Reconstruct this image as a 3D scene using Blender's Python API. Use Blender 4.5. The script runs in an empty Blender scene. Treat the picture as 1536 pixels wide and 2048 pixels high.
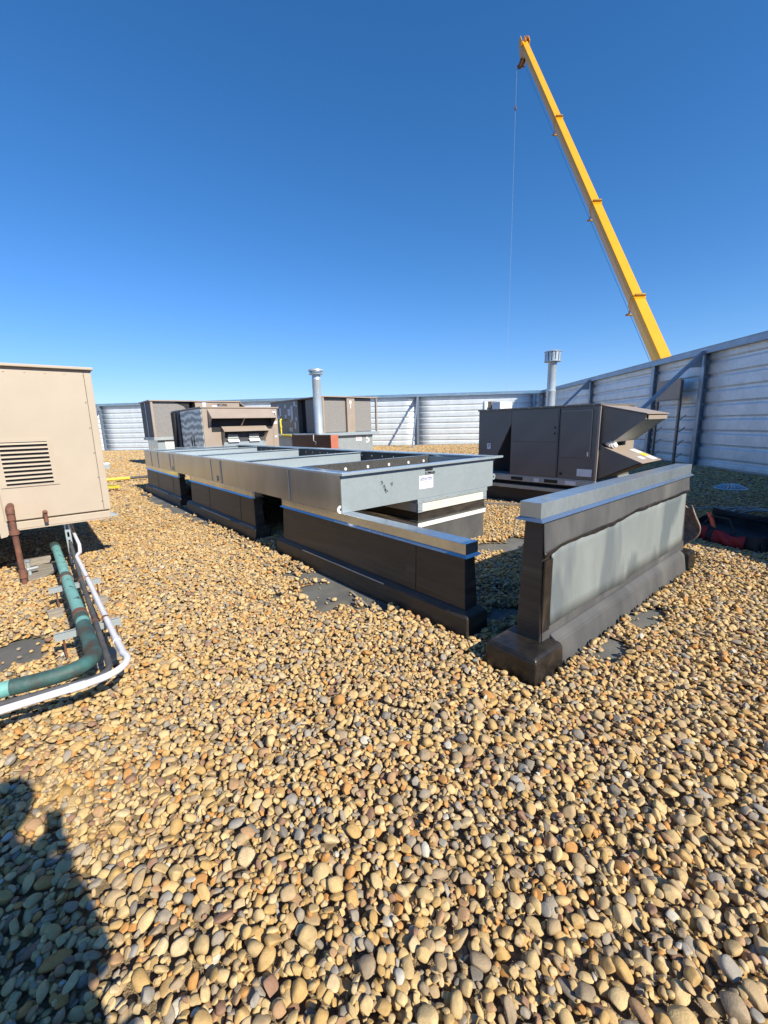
import bpy, bmesh, math, random
import numpy as np
from mathutils import Vector, Matrix, Euler
R = math.radians
rng = np.random.default_rng(7)
random.seed(7)
sc = bpy.context.scene
col = sc.collection

# ------------------------------------------------------------------ camera
cam_d = bpy.data.cameras.new("camera")
cam = bpy.data.objects.new("camera", cam_d)
col.objects.link(cam)
cB = Vector((0.76464923, -0.64388617, -0.02687311))     # image right, in the world
cU = Vector((0.15112536, 0.13862065, 0.97874687))       # image up
cF = Vector((-0.6264764, -0.75245925, 0.20330371))      # backwards
m = Matrix(((cB.x, cU.x, cF.x, 0), (cB.y, cU.y, cF.y, 0), (cB.z, cU.z, cF.z, 1.5), (0, 0, 0, 1)))
cam.matrix_world = m
cam_d.sensor_fit = 'VERTICAL'
cam_d.sensor_height = 24.0
cam_d.lens = 833.227 / 2048 * 24.0
cam_d.clip_start = 0.02
cam_d.clip_end = 2000
sc.camera = cam

# ------------------------------------------------------------------ world, sun, exposure
SUN_EL, SUN_AZ = 37.6, 94.1 + 180.0                     # where the sun stands
w = bpy.data.worlds.new("World")
sc.world = w
w.use_nodes = True
nt = w.node_tree
nt.nodes.clear()
sky = nt.nodes.new('ShaderNodeTexSky')
sky.sky_type = 'NISHITA'
sky.sun_disc = False
sky.sun_elevation = R(SUN_EL)
sky.sun_rotation = R(90 - SUN_AZ)
sky.altitude = 0
sky.air_density = 1.0
sky.dust_density = 0.1
sky.ozone_density = 3.2
bgn = nt.nodes.new('ShaderNodeBackground')
bgn.inputs['Strength'].default_value = 0.115
wo = nt.nodes.new('ShaderNodeOutputWorld')
hs = nt.nodes.new('ShaderNodeHueSaturation')
hs.inputs['Saturation'].default_value = 1.25
nt.links.new(sky.outputs[0], hs.inputs['Color'])
tint = nt.nodes.new('ShaderNodeMix'); tint.data_type = 'RGBA'; tint.blend_type = 'MULTIPLY'
tint.inputs['Factor'].default_value = 1.0
tint.inputs['B'].default_value = (0.79, 1.03, 1.11, 1)
nt.links.new(hs.outputs[0], tint.inputs['A'])
# the camera's soft shoulder: the bright band near the horizon keeps its blue
k1 = nt.nodes.new('ShaderNodeVectorMath'); k1.operation = 'MULTIPLY'; k1.inputs[1].default_value = (0.080, 0.062, 0.006)
k2 = nt.nodes.new('ShaderNodeVectorMath'); k2.operation = 'ADD'; k2.inputs[1].default_value = (1, 1, 1)
k3 = nt.nodes.new('ShaderNodeVectorMath'); k3.operation = 'DIVIDE'
nt.links.new(tint.outputs['Result'], k1.inputs[0]); nt.links.new(k1.outputs[0], k2.inputs[0])
nt.links.new(tint.outputs['Result'], k3.inputs[0]); nt.links.new(k2.outputs[0], k3.inputs[1])
nt.links.new(k3.outputs[0], bgn.inputs[0])
nt.links.new(bgn.outputs[0], wo.inputs[0])
sl = bpy.data.lights.new("sun", 'SUN')
sl.energy = 5.0
sl.angle = R(0.53)
sl.color = (1.0, 0.925, 0.77)
sun = bpy.data.objects.new("sun", sl)
col.objects.link(sun)
a = R(94.1); e = R(SUN_EL)
sun.rotation_euler = Vector((math.cos(a)*math.cos(e), math.sin(a)*math.cos(e), -math.sin(e))).to_track_quat('-Z', 'Y').to_euler()
sun.location = (0, -20, 20)
sc.view_settings.view_transform = 'Standard'
sc.view_settings.look = 'None'
sc.view_settings.exposure = 0.42
sc.view_settings.gamma = 1.0
sc.view_settings.use_curve_mapping = False
sc.cycles.max_bounces = 6
sc.cycles.diffuse_bounces = 3
sc.cycles.glossy_bounces = 3
sc.cycles.transmission_bounces = 4
sc.cycles.caustics_reflective = False
sc.cycles.caustics_refractive = False

# ------------------------------------------------------------------ materials
def newmat(name):
    mt = bpy.data.materials.new(name)
    mt.use_nodes = True
    t = mt.node_tree
    b = t.nodes['Principled BSDF']
    return mt, t, b
def N(t, typ, **kw):
    n = t.nodes.new(typ)
    for k, v in kw.items():
        setattr(n, k, v)
    return n
def ramp(t, stops, interp='LINEAR'):
    r = t.nodes.new('ShaderNodeValToRGB')
    r.color_ramp.interpolation = interp
    cr = r.color_ramp
    while len(cr.elements) < len(stops):
        cr.elements.new(0.5)
    for el, (p, c) in zip(cr.elements, stops):
        el.position = p
        el.color = (*c, 1) if len(c) == 3 else c
    return r
def noisy(name, c1, c2, scale=4.0, rough=0.5, metal=0.0, bump=0.0, bscale=60.0, stretch=(1, 1, 1), detail=5.0,
          lo=0.3, hi=0.7, rvar=0.0, spec=0.5, stain=None, stain_scale=1.5, stain_lo=0.55, stain_hi=0.7, coat=0.0):
    mt, t, b = newmat(name)
    tc = N(t, 'ShaderNodeTexCoord')
    mp = N(t, 'ShaderNodeMapping')
    mp.inputs['Scale'].default_value = stretch
    t.links.new(tc.outputs['Object'], mp.inputs[0])
    n1 = N(t, 'ShaderNodeTexNoise')
    n1.inputs['Scale'].default_value = scale
    n1.inputs['Detail'].default_value = detail
    n1.inputs['Roughness'].default_value = 0.6
    t.links.new(mp.outputs[0], n1.inputs['Vector'])
    r = ramp(t, [(lo, c1), (hi, c2)])
    t.links.new(n1.outputs['Fac'], r.inputs[0])
    out = r.outputs[0]
    if stain is not None:
        n2 = N(t, 'ShaderNodeTexNoise')
        n2.inputs['Scale'].default_value = stain_scale
        n2.inputs['Detail'].default_value = 7
        n2.inputs['Distortion'].default_value = 0.6
        t.links.new(mp.outputs[0], n2.inputs['Vector'])
        r2 = ramp(t, [(stain_lo, (0, 0, 0)), (stain_hi, (1, 1, 1))])
        t.links.new(n2.outputs['Fac'], r2.inputs[0])
        mx = N(t, 'ShaderNodeMix', data_type='RGBA')
        t.links.new(r2.outputs[0], mx.inputs['Factor'])
        t.links.new(out, mx.inputs['A'])
        mx.inputs['B'].default_value = (*stain, 1)
        out = mx.outputs['Result']
    t.links.new(out, b.inputs['Base Color'])
    b.inputs['Metallic'].default_value = metal
    b.inputs['Roughness'].default_value = rough
    b.inputs['Specular IOR Level'].default_value = spec
    b.inputs['Coat Weight'].default_value = coat
    if rvar:
        mr = N(t, 'ShaderNodeMapRange')
        mr.inputs['To Min'].default_value = rough - rvar
        mr.inputs['To Max'].default_value = rough + rvar
        t.links.new(n1.outputs['Fac'], mr.inputs[0])
        t.links.new(mr.outputs[0], b.inputs['Roughness'])
    if bump:
        n3 = N(t, 'ShaderNodeTexNoise')
        n3.inputs['Scale'].default_value = bscale
        n3.inputs['Detail'].default_value = 4
        t.links.new(mp.outputs[0], n3.inputs['Vector'])
        bp = N(t, 'ShaderNodeBump')
        bp.inputs['Strength'].default_value = bump
        bp.inputs['Distance'].default_value = 0.01
        t.links.new(n3.outputs['Fac'], bp.inputs['Height'])
        t.links.new(bp.outputs[0], b.inputs['Normal'])
    return mt
def galv(name, base, metal, rough, spangle=28.0, var=0.12, wavy=0.25, wscale=2.0):
    """galvanised sheet: crystal spangle, faint oil-canning"""
    mt, t, b = newmat(name)
    tc = N(t, 'ShaderNodeTexCoord')
    vo = N(t, 'ShaderNodeTexVoronoi')
    vo.inputs['Scale'].default_value = spangle
    t.links.new(tc.outputs['Object'], vo.inputs['Vector'])
    n1 = N(t, 'ShaderNodeTexNoise')
    n1.inputs['Scale'].default_value = 3.0
    n1.inputs['Detail'].default_value = 5
    n1.inputs['Roughness'].default_value = 0.55
    t.links.new(tc.outputs['Object'], n1.inputs['Vector'])
    bw = N(t, 'ShaderNodeRGBToBW')
    t.links.new(vo.outputs['Color'], bw.inputs[0])
    ad = N(t, 'ShaderNodeMath', operation='ADD')
    mu = N(t, 'ShaderNodeMath', operation='MULTIPLY')
    mu.inputs[1].default_value = 0.35
    t.links.new(bw.outputs[0], mu.inputs[0])
    t.links.new(mu.outputs[0], ad.inputs[0])
    t.links.new(n1.outputs['Fac'], ad.inputs[1])
    lo = tuple(c*(1-var) for c in base); hi = tuple(min(1, c*(1+var)) for c in base)
    r = ramp(t, [(0.45, lo), (0.95, hi)])
    t.links.new(ad.outputs[0], r.inputs[0])
    t.links.new(r.outputs[0], b.inputs['Base Color'])
    mr = N(t, 'ShaderNodeMapRange')
    mr.inputs['From Min'].default_value = 0.4; mr.inputs['From Max'].default_value = 1.0
    mr.inputs['To Min'].default_value = rough+0.04; mr.inputs['To Max'].default_value = rough-0.03
    t.links.new(ad.outputs[0], mr.inputs[0])
    t.links.new(mr.outputs[0], b.inputs['Roughness'])
    b.inputs['Metallic'].default_value = metal
    n2 = N(t, 'ShaderNodeTexNoise')
    n2.inputs['Scale'].default_value = wscale
    n2.inputs['Detail'].default_value = 2
    t.links.new(tc.outputs['Object'], n2.inputs['Vector'])
    bp = N(t, 'ShaderNodeBump')
    bp.inputs['Strength'].default_value = wavy
    bp.inputs['Distance'].default_value = 0.05
    t.links.new(n2.outputs['Fac'], bp.inputs['Height'])
    t.links.new(bp.outputs[0], b.inputs['Normal'])
    return mt
def flat(name, c, rough=0.5, metal=0.0, **k):
    return noisy(name, tuple(x*0.88 for x in c), tuple(min(1, x*1.1) for x in c), scale=9, rough=rough, metal=metal, **k)

M = {}
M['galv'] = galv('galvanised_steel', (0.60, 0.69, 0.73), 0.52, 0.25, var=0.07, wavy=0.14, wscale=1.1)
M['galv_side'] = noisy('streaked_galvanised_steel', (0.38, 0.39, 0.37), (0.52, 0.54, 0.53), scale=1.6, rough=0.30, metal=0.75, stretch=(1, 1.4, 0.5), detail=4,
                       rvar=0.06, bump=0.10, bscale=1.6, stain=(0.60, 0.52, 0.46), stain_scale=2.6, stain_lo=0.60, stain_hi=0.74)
M['galv_rail'] = galv('galvanised_rail', (0.50, 0.55, 0.58), 0.85, 0.18, wavy=0.08)
M['galv_dull'] = galv('weathered_galvanised', (0.42, 0.46, 0.47), 0.5, 0.5)
M['fence'] = galv('galvanised_siding', (0.82, 0.88, 0.90), 0.24, 0.48, spangle=14, var=0.08, wavy=0.05)
_t = M['fence'].node_tree; _b = _t.nodes['Principled BSDF']; _l = _b.inputs['Base Color'].links[0].from_socket
_tc = N(_t, 'ShaderNodeTexCoord'); _mp = N(_t, 'ShaderNodeMapping'); _mp.inputs['Scale'].default_value = (1.6, 1.6, 0.12)
_n = N(_t, 'ShaderNodeTexNoise'); _n.inputs['Scale'].default_value = 1.0; _n.inputs['Detail'].default_value = 6
_r = ramp(_t, [(0.35, (0.90, 0.91, 0.92)), (0.6, (1, 1, 1))])
_m = N(_t, 'ShaderNodeMix', data_type='RGBA', blend_type='MULTIPLY'); _m.inputs['Factor'].default_value = 1.0
_t.links.new(_tc.outputs['Object'], _mp.inputs[0]); _t.links.new(_mp.outputs[0], _n.inputs['Vector']); _t.links.new(_n.outputs['Fac'], _r.inputs[0])
_t.links.new(_l, _m.inputs['A']); _t.links.new(_r.outputs[0], _m.inputs['B']); _t.links.new(_m.outputs['Result'], _b.inputs['Base Color'])
M['galv_cap'] = galv('galvanised_cap', (0.44, 0.51, 0.55), 0.6, 0.20, wavy=0.08)
M['fence_post'] = galv('galvanised_post', (0.32, 0.38, 0.45), 0.55, 0.42, spangle=30, wavy=0.05)
M['bare_panel'] = noisy('smeared_metal_panel', (0.22, 0.25, 0.25), (0.36, 0.395, 0.39), scale=1.5, rough=0.5, metal=0.25,
                        stretch=(1, 1, 0.45), detail=6, stain=(0.18, 0.21, 0.225), stain_scale=2.0, stain_lo=0.50, stain_hi=0.60, bump=0.15, bscale=30)
M['edpm'] = noisy('black_roof_membrane', (0.024, 0.020, 0.017), (0.055, 0.045, 0.036), scale=5, rough=0.52, rvar=0.12,
                  stretch=(1, 0.3, 3.2), bump=0.55, bscale=9, stain=(0.10, 0.08, 0.058), stain_scale=2.0, stain_lo=0.54, stain_hi=0.78)
M['edpm_dusty'] = noisy('dusty_grey_membrane', (0.06, 0.062, 0.066), (0.105, 0.105, 0.106), scale=4, rough=0.68, stretch=(1, 1, 0.6),
                        bump=0.25, bscale=14, stain=(0.14, 0.137, 0.13), stain_scale=2.2, stain_lo=0.5, stain_hi=0.8)
M['roof_membrane'] = noisy('bare_roof_membrane', (0.085, 0.086, 0.085), (0.19, 0.185, 0.165), scale=2.2, rough=0.75,
                           bump=0.4, bscale=40, stain=(0.19, 0.17, 0.13), stain_scale=3.0, stain_lo=0.5, stain_hi=0.72)
M['tar'] = noisy('glossy_black_mastic', (0.008, 0.008, 0.009), (0.035, 0.028, 0.022), scale=9, rough=0.38, rvar=0.12, bump=0.9, bscale=12,
                 stain=(0.07, 0.05, 0.035), stain_scale=6, stain_lo=0.58, stain_hi=0.75)
M['tan'] = noisy('faded_tan_paint', (0.45, 0.375, 0.285), (0.51, 0.43, 0.335), scale=1.3, rough=0.5, bump=0.04, bscale=5,
                 stain=(0.44, 0.33, 0.25), stain_scale=0.9, stain_lo=0.56, stain_hi=0.85)
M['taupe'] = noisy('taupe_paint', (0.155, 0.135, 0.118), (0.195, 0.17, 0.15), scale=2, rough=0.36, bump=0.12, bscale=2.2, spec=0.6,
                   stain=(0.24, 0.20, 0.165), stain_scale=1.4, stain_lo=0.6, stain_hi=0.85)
M['taupe_lit'] = noisy('taupe_paint_sunlit', (0.33, 0.265, 0.215), (0.39, 0.32, 0.26), scale=2, rough=0.5, bump=0.05, bscale=2)  # lighter copy of the taupe, sunlight put into its colour
M['coil'] = noisy('condenser_coil_guard', (0.20, 0.19, 0.18), (0.33, 0.315, 0.30), scale=14, rough=0.75, stretch=(1, 1, 3), bump=0.9, bscale=120)
M['coil_dark'] = noisy('shaded_coil_guard', (0.04, 0.042, 0.05), (0.075, 0.078, 0.085), scale=14, rough=0.6, bump=0.5, bscale=80)
M['black'] = flat('black_lining', (0.012, 0.012, 0.014), rough=0.6)
M['liner'] = noisy('black_fibre_liner', (0.03, 0.029, 0.028), (0.10, 0.095, 0.085), scale=70, rough=0.85, bump=0.6, bscale=120)
M['white'] = flat('white_paint', (0.78, 0.78, 0.76), rough=0.45)
M['paper'] = flat('white_paper_label', (0.80, 0.80, 0.80), rough=0.6)
M['blue'] = flat('blue_print', (0.03, 0.08, 0.35), rough=0.5)
M['red_print'] = flat('red_print', (0.45, 0.03, 0.03), rough=0.5)
M['ink'] = flat('black_ink', (0.015, 0.015, 0.018), rough=0.5)
M['yellow_label'] = flat('yellow_print', (0.78, 0.62, 0.05), rough=0.5)
M['yellow'] = noisy('crane_yellow_paint', (0.74, 0.34, 0.004), (0.80, 0.385, 0.007), scale=0.6, rough=0.38, bump=0.02, bscale=2)
M['yellow_pipe'] = noisy('yellow_pipe_paint', (0.72, 0.56, 0.03), (0.82, 0.66, 0.06), scale=8, rough=0.45)
M['teal'] = noisy('verdigris_copper', (0.12, 0.34, 0.31), (0.21, 0.46, 0.42), scale=7, rough=0.6, bump=0.25, bscale=40,
                  stain=(0.05, 0.055, 0.045), stain_scale=16.0, stain_lo=0.62, stain_hi=0.68)
M['verdigris'] = noisy('dark_verdigris', (0.035, 0.05, 0.045), (0.05, 0.15, 0.14), scale=9, rough=0.6, bump=0.3, bscale=40,
                       stain=(0.06, 0.045, 0.032), stain_scale=5.0, stain_lo=0.44, stain_hi=0.6)
M['pvc'] = noisy('white_pipe_jacket', (0.66, 0.66, 0.72), (0.78, 0.78, 0.82), scale=5, rough=0.35)
M['rubber'] = noisy('grey_foam_insulation', (0.055, 0.055, 0.06), (0.11, 0.11, 0.115), scale=9, rough=0.8, bump=0.3, bscale=60)
M['rust'] = noisy('rusty_iron', (0.12, 0.05, 0.035), (0.22, 0.10, 0.065), scale=12, rough=0.8, bump=0.5, bscale=60,
                  stain=(0.32, 0.12, 0.05), stain_scale=8, stain_lo=0.58, stain_hi=0.75)
M['wood'] = noisy('weathered_timber', (0.22, 0.19, 0.15), (0.38, 0.34, 0.28), scale=4, rough=0.8, stretch=(1, 12, 12), bump=0.4, bscale=14)
M['maroon'] = noisy('shaded_red_primer', (0.055, 0.018, 0.02), (0.10, 0.03, 0.03), scale=4, rough=0.5)  # box beam's long face, its shade put into the colour
M['redox'] = noisy('red_oxide_and_lit_maroon', (0.42, 0.13, 0.08), (0.52, 0.18, 0.11), scale=4, rough=0.6)  # boom bolts; on the box beam's end, sunlight put into the colour
M['flue'] = galv('bright_flue_steel', (0.50, 0.57, 0.62), 0.35, 0.36, wavy=0.1, wscale=5)
M['fabric_black'] = noisy('black_nylon', (0.012, 0.012, 0.014), (0.03, 0.03, 0.034), scale=30, rough=0.8, bump=0.4, bscale=200)
M['fabric_red'] = noisy('dark_red_nylon', (0.16, 0.006, 0.014), (0.28, 0.012, 0.024), scale=12, rough=0.65, bump=0.3, bscale=90)
M['handle'] = flat('orange_plastic', (0.85, 0.13, 0.05), rough=0.4)
M['burlap'] = noisy('mottled_cloth', (0.16, 0.10, 0.075), (0.42, 0.32, 0.25), scale=22, rough=0.9, bump=0.6, bscale=60)
M['cable'] = flat('grey_cable_jacket', (0.42, 0.43, 0.44), rough=0.5)
M['skin'] = flat('skin', (0.45, 0.26, 0.18), rough=0.5)
M['denim'] = noisy('blue_work_trousers', (0.03, 0.045, 0.08), (0.06, 0.08, 0.13), scale=20, rough=0.9)
M['shirt'] = noisy('dark_jacket', (0.03, 0.035, 0.045), (0.06, 0.065, 0.075), scale=12, rough=0.9)
M['hair'] = flat('dark_hair', (0.02, 0.014, 0.01), rough=0.7)
M['boot'] = flat('brown_boot', (0.07, 0.045, 0.03), rough=0.6)
M['guide'] = noisy('greasy_yellow_paint', (0.30, 0.14, 0.02), (0.55, 0.30, 0.03), scale=6, rough=0.6)
M['concrete'] = noisy('street_concrete', (0.17, 0.165, 0.15), (0.26, 0.25, 0.23), scale=0.3, rough=0.9)
M['cream'] = noisy('cream_insulation_board', (0.60, 0.60, 0.54), (0.70, 0.70, 0.64), scale=8, rough=0.6)
# wave texture paints in the reflections that the neighbouring siding throws on an old corrugated steel cover
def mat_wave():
    mt, t, b = newmat('painted_reflection_fins')
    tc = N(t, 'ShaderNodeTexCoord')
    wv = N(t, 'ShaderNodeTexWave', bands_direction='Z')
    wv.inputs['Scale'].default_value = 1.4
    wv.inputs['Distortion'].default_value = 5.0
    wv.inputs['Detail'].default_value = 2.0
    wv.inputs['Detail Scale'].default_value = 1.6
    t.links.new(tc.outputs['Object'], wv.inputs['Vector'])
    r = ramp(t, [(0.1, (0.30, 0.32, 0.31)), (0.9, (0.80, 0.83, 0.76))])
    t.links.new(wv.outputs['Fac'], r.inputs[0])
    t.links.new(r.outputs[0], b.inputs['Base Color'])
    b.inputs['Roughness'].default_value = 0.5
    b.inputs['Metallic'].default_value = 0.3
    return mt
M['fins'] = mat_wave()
# river stones: one material, the individual colour comes from each stone's own random number
def mat_stone():
    mt, t, b = newmat('river_stone')
    oi = N(t, 'ShaderNodeObjectInfo')
    pal = [(0.00, (0.56, 0.36, 0.145)), (0.12, (0.66, 0.47, 0.225)), (0.25, (0.60, 0.40, 0.175)), (0.37, (0.48, 0.35, 0.20)),
           (0.46, (0.68, 0.50, 0.26)), (0.56, (0.37, 0.285, 0.19)), (0.63, (0.58, 0.42, 0.21)), (0.71, (0.58, 0.29, 0.10)),
           (0.76, (0.34, 0.295, 0.235)), (0.82, (0.44, 0.27, 0.15)), (0.87, (0.64, 0.49, 0.29)), (0.92, (0.29, 0.165, 0.115)),
           (0.945, (0.36, 0.335, 0.29)), (0.972, (0.20, 0.185, 0.165)), (0.989, (0.60, 0.56, 0.47))]
    pal = [(p_, tuple(c_*0.88+m_*0.12 for c_, m_ in zip(q_, (0.46, 0.32, 0.17)))) for p_, q_ in pal]
    r = ramp(t, pal, 'CONSTANT')
    t.links.new(oi.outputs['Random'], r.inputs[0])
    tc = N(t, 'ShaderNodeTexCoord')
    vm = N(t, 'ShaderNodeVectorMath', operation='ADD')
    sc_ = N(t, 'ShaderNodeVectorMath', operation='SCALE')
    cb = N(t, 'ShaderNodeCombineXYZ')
    for i in range(3):
        t.links.new(oi.outputs['Random'], cb.inputs[i])
    t.links.new(cb.outputs[0], sc_.inputs[0])
    sc_.inputs['Scale'].default_value = 137.0
    t.links.new(tc.outputs['Object'], vm.inputs[0])
    t.links.new(sc_.outputs[0], vm.inputs[1])
    n1 = N(t, 'ShaderNodeTexNoise')
    n1.inputs['Scale'].default_value = 1.1
    n1.inputs['Detail'].default_value = 6
    n1.inputs['Roughness'].default_value = 0.7
    t.links.new(vm.outputs[0], n1.inputs['Vector'])
    mr = N(t, 'ShaderNodeMapRange')
    mr.inputs['From Min'].default_value = 0.3; mr.inputs['From Max'].default_value = 0.7
    mr.inputs['To Min'].default_value = 0.76; mr.inputs['To Max'].default_value = 1.14
    t.links.new(n1.outputs['Fac'], mr.inputs[0])
    n2 = N(t, 'ShaderNodeTexNoise')
    n2.inputs['Scale'].default_value = 9
    n2.inputs['Detail'].default_value = 4
    t.links.new(vm.outputs[0], n2.inputs['Vector'])
    mr2 = N(t, 'ShaderNodeMapRange')
    mr2.inputs['From Min'].default_value = 0.3; mr2.inputs['From Max'].default_value = 0.7
    mr2.inputs['To Min'].default_value = 0.88; mr2.inputs['To Max'].default_value = 1.1
    t.links.new(n2.outputs['Fac'], mr2.inputs[0])
    mm = N(t, 'ShaderNodeMath', operation='MULTIPLY')
    t.links.new(mr.outputs[0], mm.inputs[0]); t.links.new(mr2.outputs[0], mm.inputs[1])
    hv = N(t, 'ShaderNodeHueSaturation')
    hv.inputs['Saturation'].default_value = 1.04
    t.links.new(r.outputs[0], hv.inputs['Color'])
    t.links.new(mm.outputs[0], hv.inputs['Value'])
    t.links.new(hv.outputs[0], b.inputs['Base Color'])
    b.inputs['Roughness'].default_value = 0.72
    b.inputs['Specular IOR Level'].default_value = 0.3
    bp = N(t, 'ShaderNodeBump')
    bp.inputs['Strength'].default_value = 0.22
    bp.inputs['Distance'].default_value = 0.06
    t.links.new(n2.outputs['Fac'], bp.inputs['Height'])
    t.links.new(bp.outputs[0], b.inputs['Normal'])
    return mt
M['stone'] = mat_stone()
M['grit'] = noisy('sandy_grit', (0.20, 0.145, 0.085), (0.42, 0.31, 0.18), scale=60, rough=0.95, bump=1.0, bscale=200)

# ------------------------------------------------------------------ mesh helpers
def tag(o, label=None, cat=None, group=None, kind=None):
    if label: o['label'] = label
    if cat: o['category'] = cat
    if group: o['group'] = group
    if kind: o['kind'] = kind
    return o
class MB:
    """collects shapes in world coordinates; build() links them as ONE mesh object"""
    def __init__(s, mat=None):
        s.v = []; s.f = []; s.T = mat
    def add(s, vs, fs):
        k = len(s.v)
        for v in vs:
            v = Vector(v)
            s.v.append(s.T @ v if s.T is not None else v)
        s.f += [tuple(i + k for i in f) for f in fs]
        return s
    def box(s, x0, x1, y0, y1, z0, z1, M4=None):
        vs = [(x, y, z) for z in (z0, z1) for y in (y0, y1) for x in (x0, x1)]
        if M4 is not None: vs = [M4 @ Vector(v) for v in vs]
        return s.add(vs, [(0, 2, 3, 1), (4, 5, 7, 6), (0, 1, 5, 4), (1, 3, 7, 5), (3, 2, 6, 7), (2, 0, 4, 6)])
    def frustum(s, b, t, z0, z1):
        """b, t = (x0,x1,y0,y1) at z0 and z1"""
        vs = [(b[0], b[2], z0), (b[1], b[2], z0), (b[0], b[3], z0), (b[1], b[3], z0),
              (t[0], t[2], z1), (t[1], t[2], z1), (t[0], t[3], z1), (t[1], t[3], z1)]
        return s.add(vs, [(0, 2, 3, 1), (4, 5, 7, 6), (0, 1, 5, 4), (1, 3, 7, 5), (3, 2, 6, 7), (2, 0, 4, 6)])
    def prism(s, pts, off):
        """closed polygon pts (3D) extruded by vector off"""
        n = len(pts); off = Vector(off)
        vs = [Vector(p) for p in pts] + [Vector(p) + off for p in pts]
        fs = [tuple(range(n)), tuple(range(2*n-1, n-1, -1))]
        fs += [(i, i+n, (i+1) % n + n, (i+1) % n) for i in range(n)]
        return s.add(vs, fs)
    def bar(s, p, q, w, h, up=(0, 0, 1)):
        p = Vector(p); q = Vector(q); d = (q-p).normalized()
        sx = d.cross(Vector(up))
        if sx.length < 1e-4: sx = Vector((1, 0, 0))
        sx.normalize(); u = sx.cross(d)
        vs = []
        for c in (p, q):
            for a_, b_ in ((-1, -1), (1, -1), (1, 1), (-1, 1)):
                vs.append(c + sx*a_*w/2 + u*b_*h/2)
        return s.add(vs, [(0, 1, 2, 3), (7, 6, 5, 4), (0, 4, 5, 1), (1, 5, 6, 2), (2, 6, 7, 3), (3, 7, 4, 0)])
    def tube(s, pts, r, seg=14, caps=True):
        pts = [Vector(p) for p in pts]
        rr = r if isinstance(r, (list, tuple)) else [r]*len(pts)
        vs = []; fs = []
        prev = None
        for i, p in enumerate(pts):
            d = (pts[min(i+1, len(pts)-1)] - pts[max(i-1, 0)]).normalized()
            if prev is None:
                ref = Vector((0, 0, 1)) if abs(d.z) < 0.9 else Vector((1, 0, 0))
                u = (ref - d*ref.dot(d)).normalized()
            else:
                u = (prev - d*prev.dot(d)).normalized()
            prev = u
            v = d.cross(u)
            for k in range(seg):
                a_ = 2*math.pi*k/seg
                vs.append(p + (u*math.cos(a_) + v*math.sin(a_))*rr[i])
        for i in range(len(pts)-1):
            for k in range(seg):
                k2 = (k+1) % seg
                fs.append((i*seg+k, i*seg+k2, (i+1)*seg+k2, (i+1)*seg+k))
        if caps:
            fs.append(tuple(range(seg-1, -1, -1)))
            fs.append(tuple(range((len(pts)-1)*seg, len(pts)*seg)))
        return s.add(vs, fs)
    def lathe(s, c, prof, seg=24):
        """prof = [(r,z)...] about a vertical axis through c"""
        return s.tube([(c[0], c[1], c[2]+z) for r_, z in prof], [max(r_, 1e-4) for r_, z in prof], seg)
    def grid(s, f, nu, nv):
        vs = [f(i/nu, j/nv) for j in range(nv+1) for i in range(nu+1)]
        fs = [(j*(nu+1)+i, j*(nu+1)+i+1, (j+1)*(nu+1)+i+1, (j+1)*(nu+1)+i) for j in range(nv) for i in range(nu)]
        return s.add(vs, fs)
    def build(s, name, mat, parent=None, smooth=False, bevel=0, **tg):
        me = bpy.data.meshes.new(name)
        c = Vector((0, 0, 0))
        if parent is None:
            xs = [v.x for v in s.v]; ys = [v.y for v in s.v]; zs = [v.z for v in s.v]
            c = Vector(((min(xs)+max(xs))/2, (min(ys)+max(ys))/2, min(zs)))
            base = c
        else:
            base = Vector(parent['_w'])
            c = s.v[0]*0
            xs = [v.x for v in s.v]; ys = [v.y for v in s.v]; zs = [v.z for v in s.v]
            c = Vector(((min(xs)+max(xs))/2, (min(ys)+max(ys))/2, (min(zs)+max(zs))/2))
            base = c
        me.from_pydata([tuple(v - base) for v in s.v], [], s.f)
        bm = bmesh.new(); bm.from_mesh(me)
        bmesh.ops.recalc_face_normals(bm, faces=bm.faces)
        bm.to_mesh(me); bm.free()
        me.materials.append(mat)
        if smooth:
            me.polygons.foreach_set('use_smooth', [True]*len(me.polygons))
            try: me.set_sharp_from_angle(angle=R(38))
            except Exception: pass
        o = bpy.data.objects.new(name, me)
        col.objects.link(o)
        if parent is not None:
            o.parent = parent
            o.location = base - Vector(parent['_w'])
        else:
            o.location = base
        o['_w'] = list(base)
        if bevel:
            b = o.modifiers.new('bevel', 'BEVEL')
            b.width = bevel; b.segments = 2; b.limit_method = 'ANGLE'; b.angle_limit = R(40)
        tag(o, **tg)
        return o
def thing(name, loc, label, cat, group=None):
    o = bpy.data.objects.new(name, None)
    o.empty_display_size = 0.2
    col.objects.link(o)
    o.location = loc
    o['_w'] = list(loc)
    return tag(o, label, cat, group)
def text(parent, s, M4, size, mat, name='lettering', depth=0.0015, bold=False, label=None, squash=1.0):
    cu = bpy.data.curves.new('t', 'FONT')
    cu.body = s; cu.size = size; cu.extrude = depth; cu.align_x = 'CENTER'; cu.align_y = 'CENTER'
    if bold: cu.offset = size*0.03
    cu.resolution_u = 3
    tmp = bpy.data.objects.new('t', cu)
    col.objects.link(tmp)
    dg = bpy.context.evaluated_depsgraph_get()
    me = bpy.data.meshes.new_from_object(tmp.evaluated_get(dg))
    bpy.data.objects.remove(tmp)
    for v in me.vertices: v.co.x *= squash
    me.transform(M4.to_3x3().to_4x4())
    me.materials.clear(); me.materials.append(mat)
    o = bpy.data.objects.new(name, me)
    col.objects.link(o)
    o.parent = parent
    o.location = M4.translation - Vector(parent['_w'])
    o['_w'] = list(M4.translation)
    if label: o['label'] = label
    return o
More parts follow.
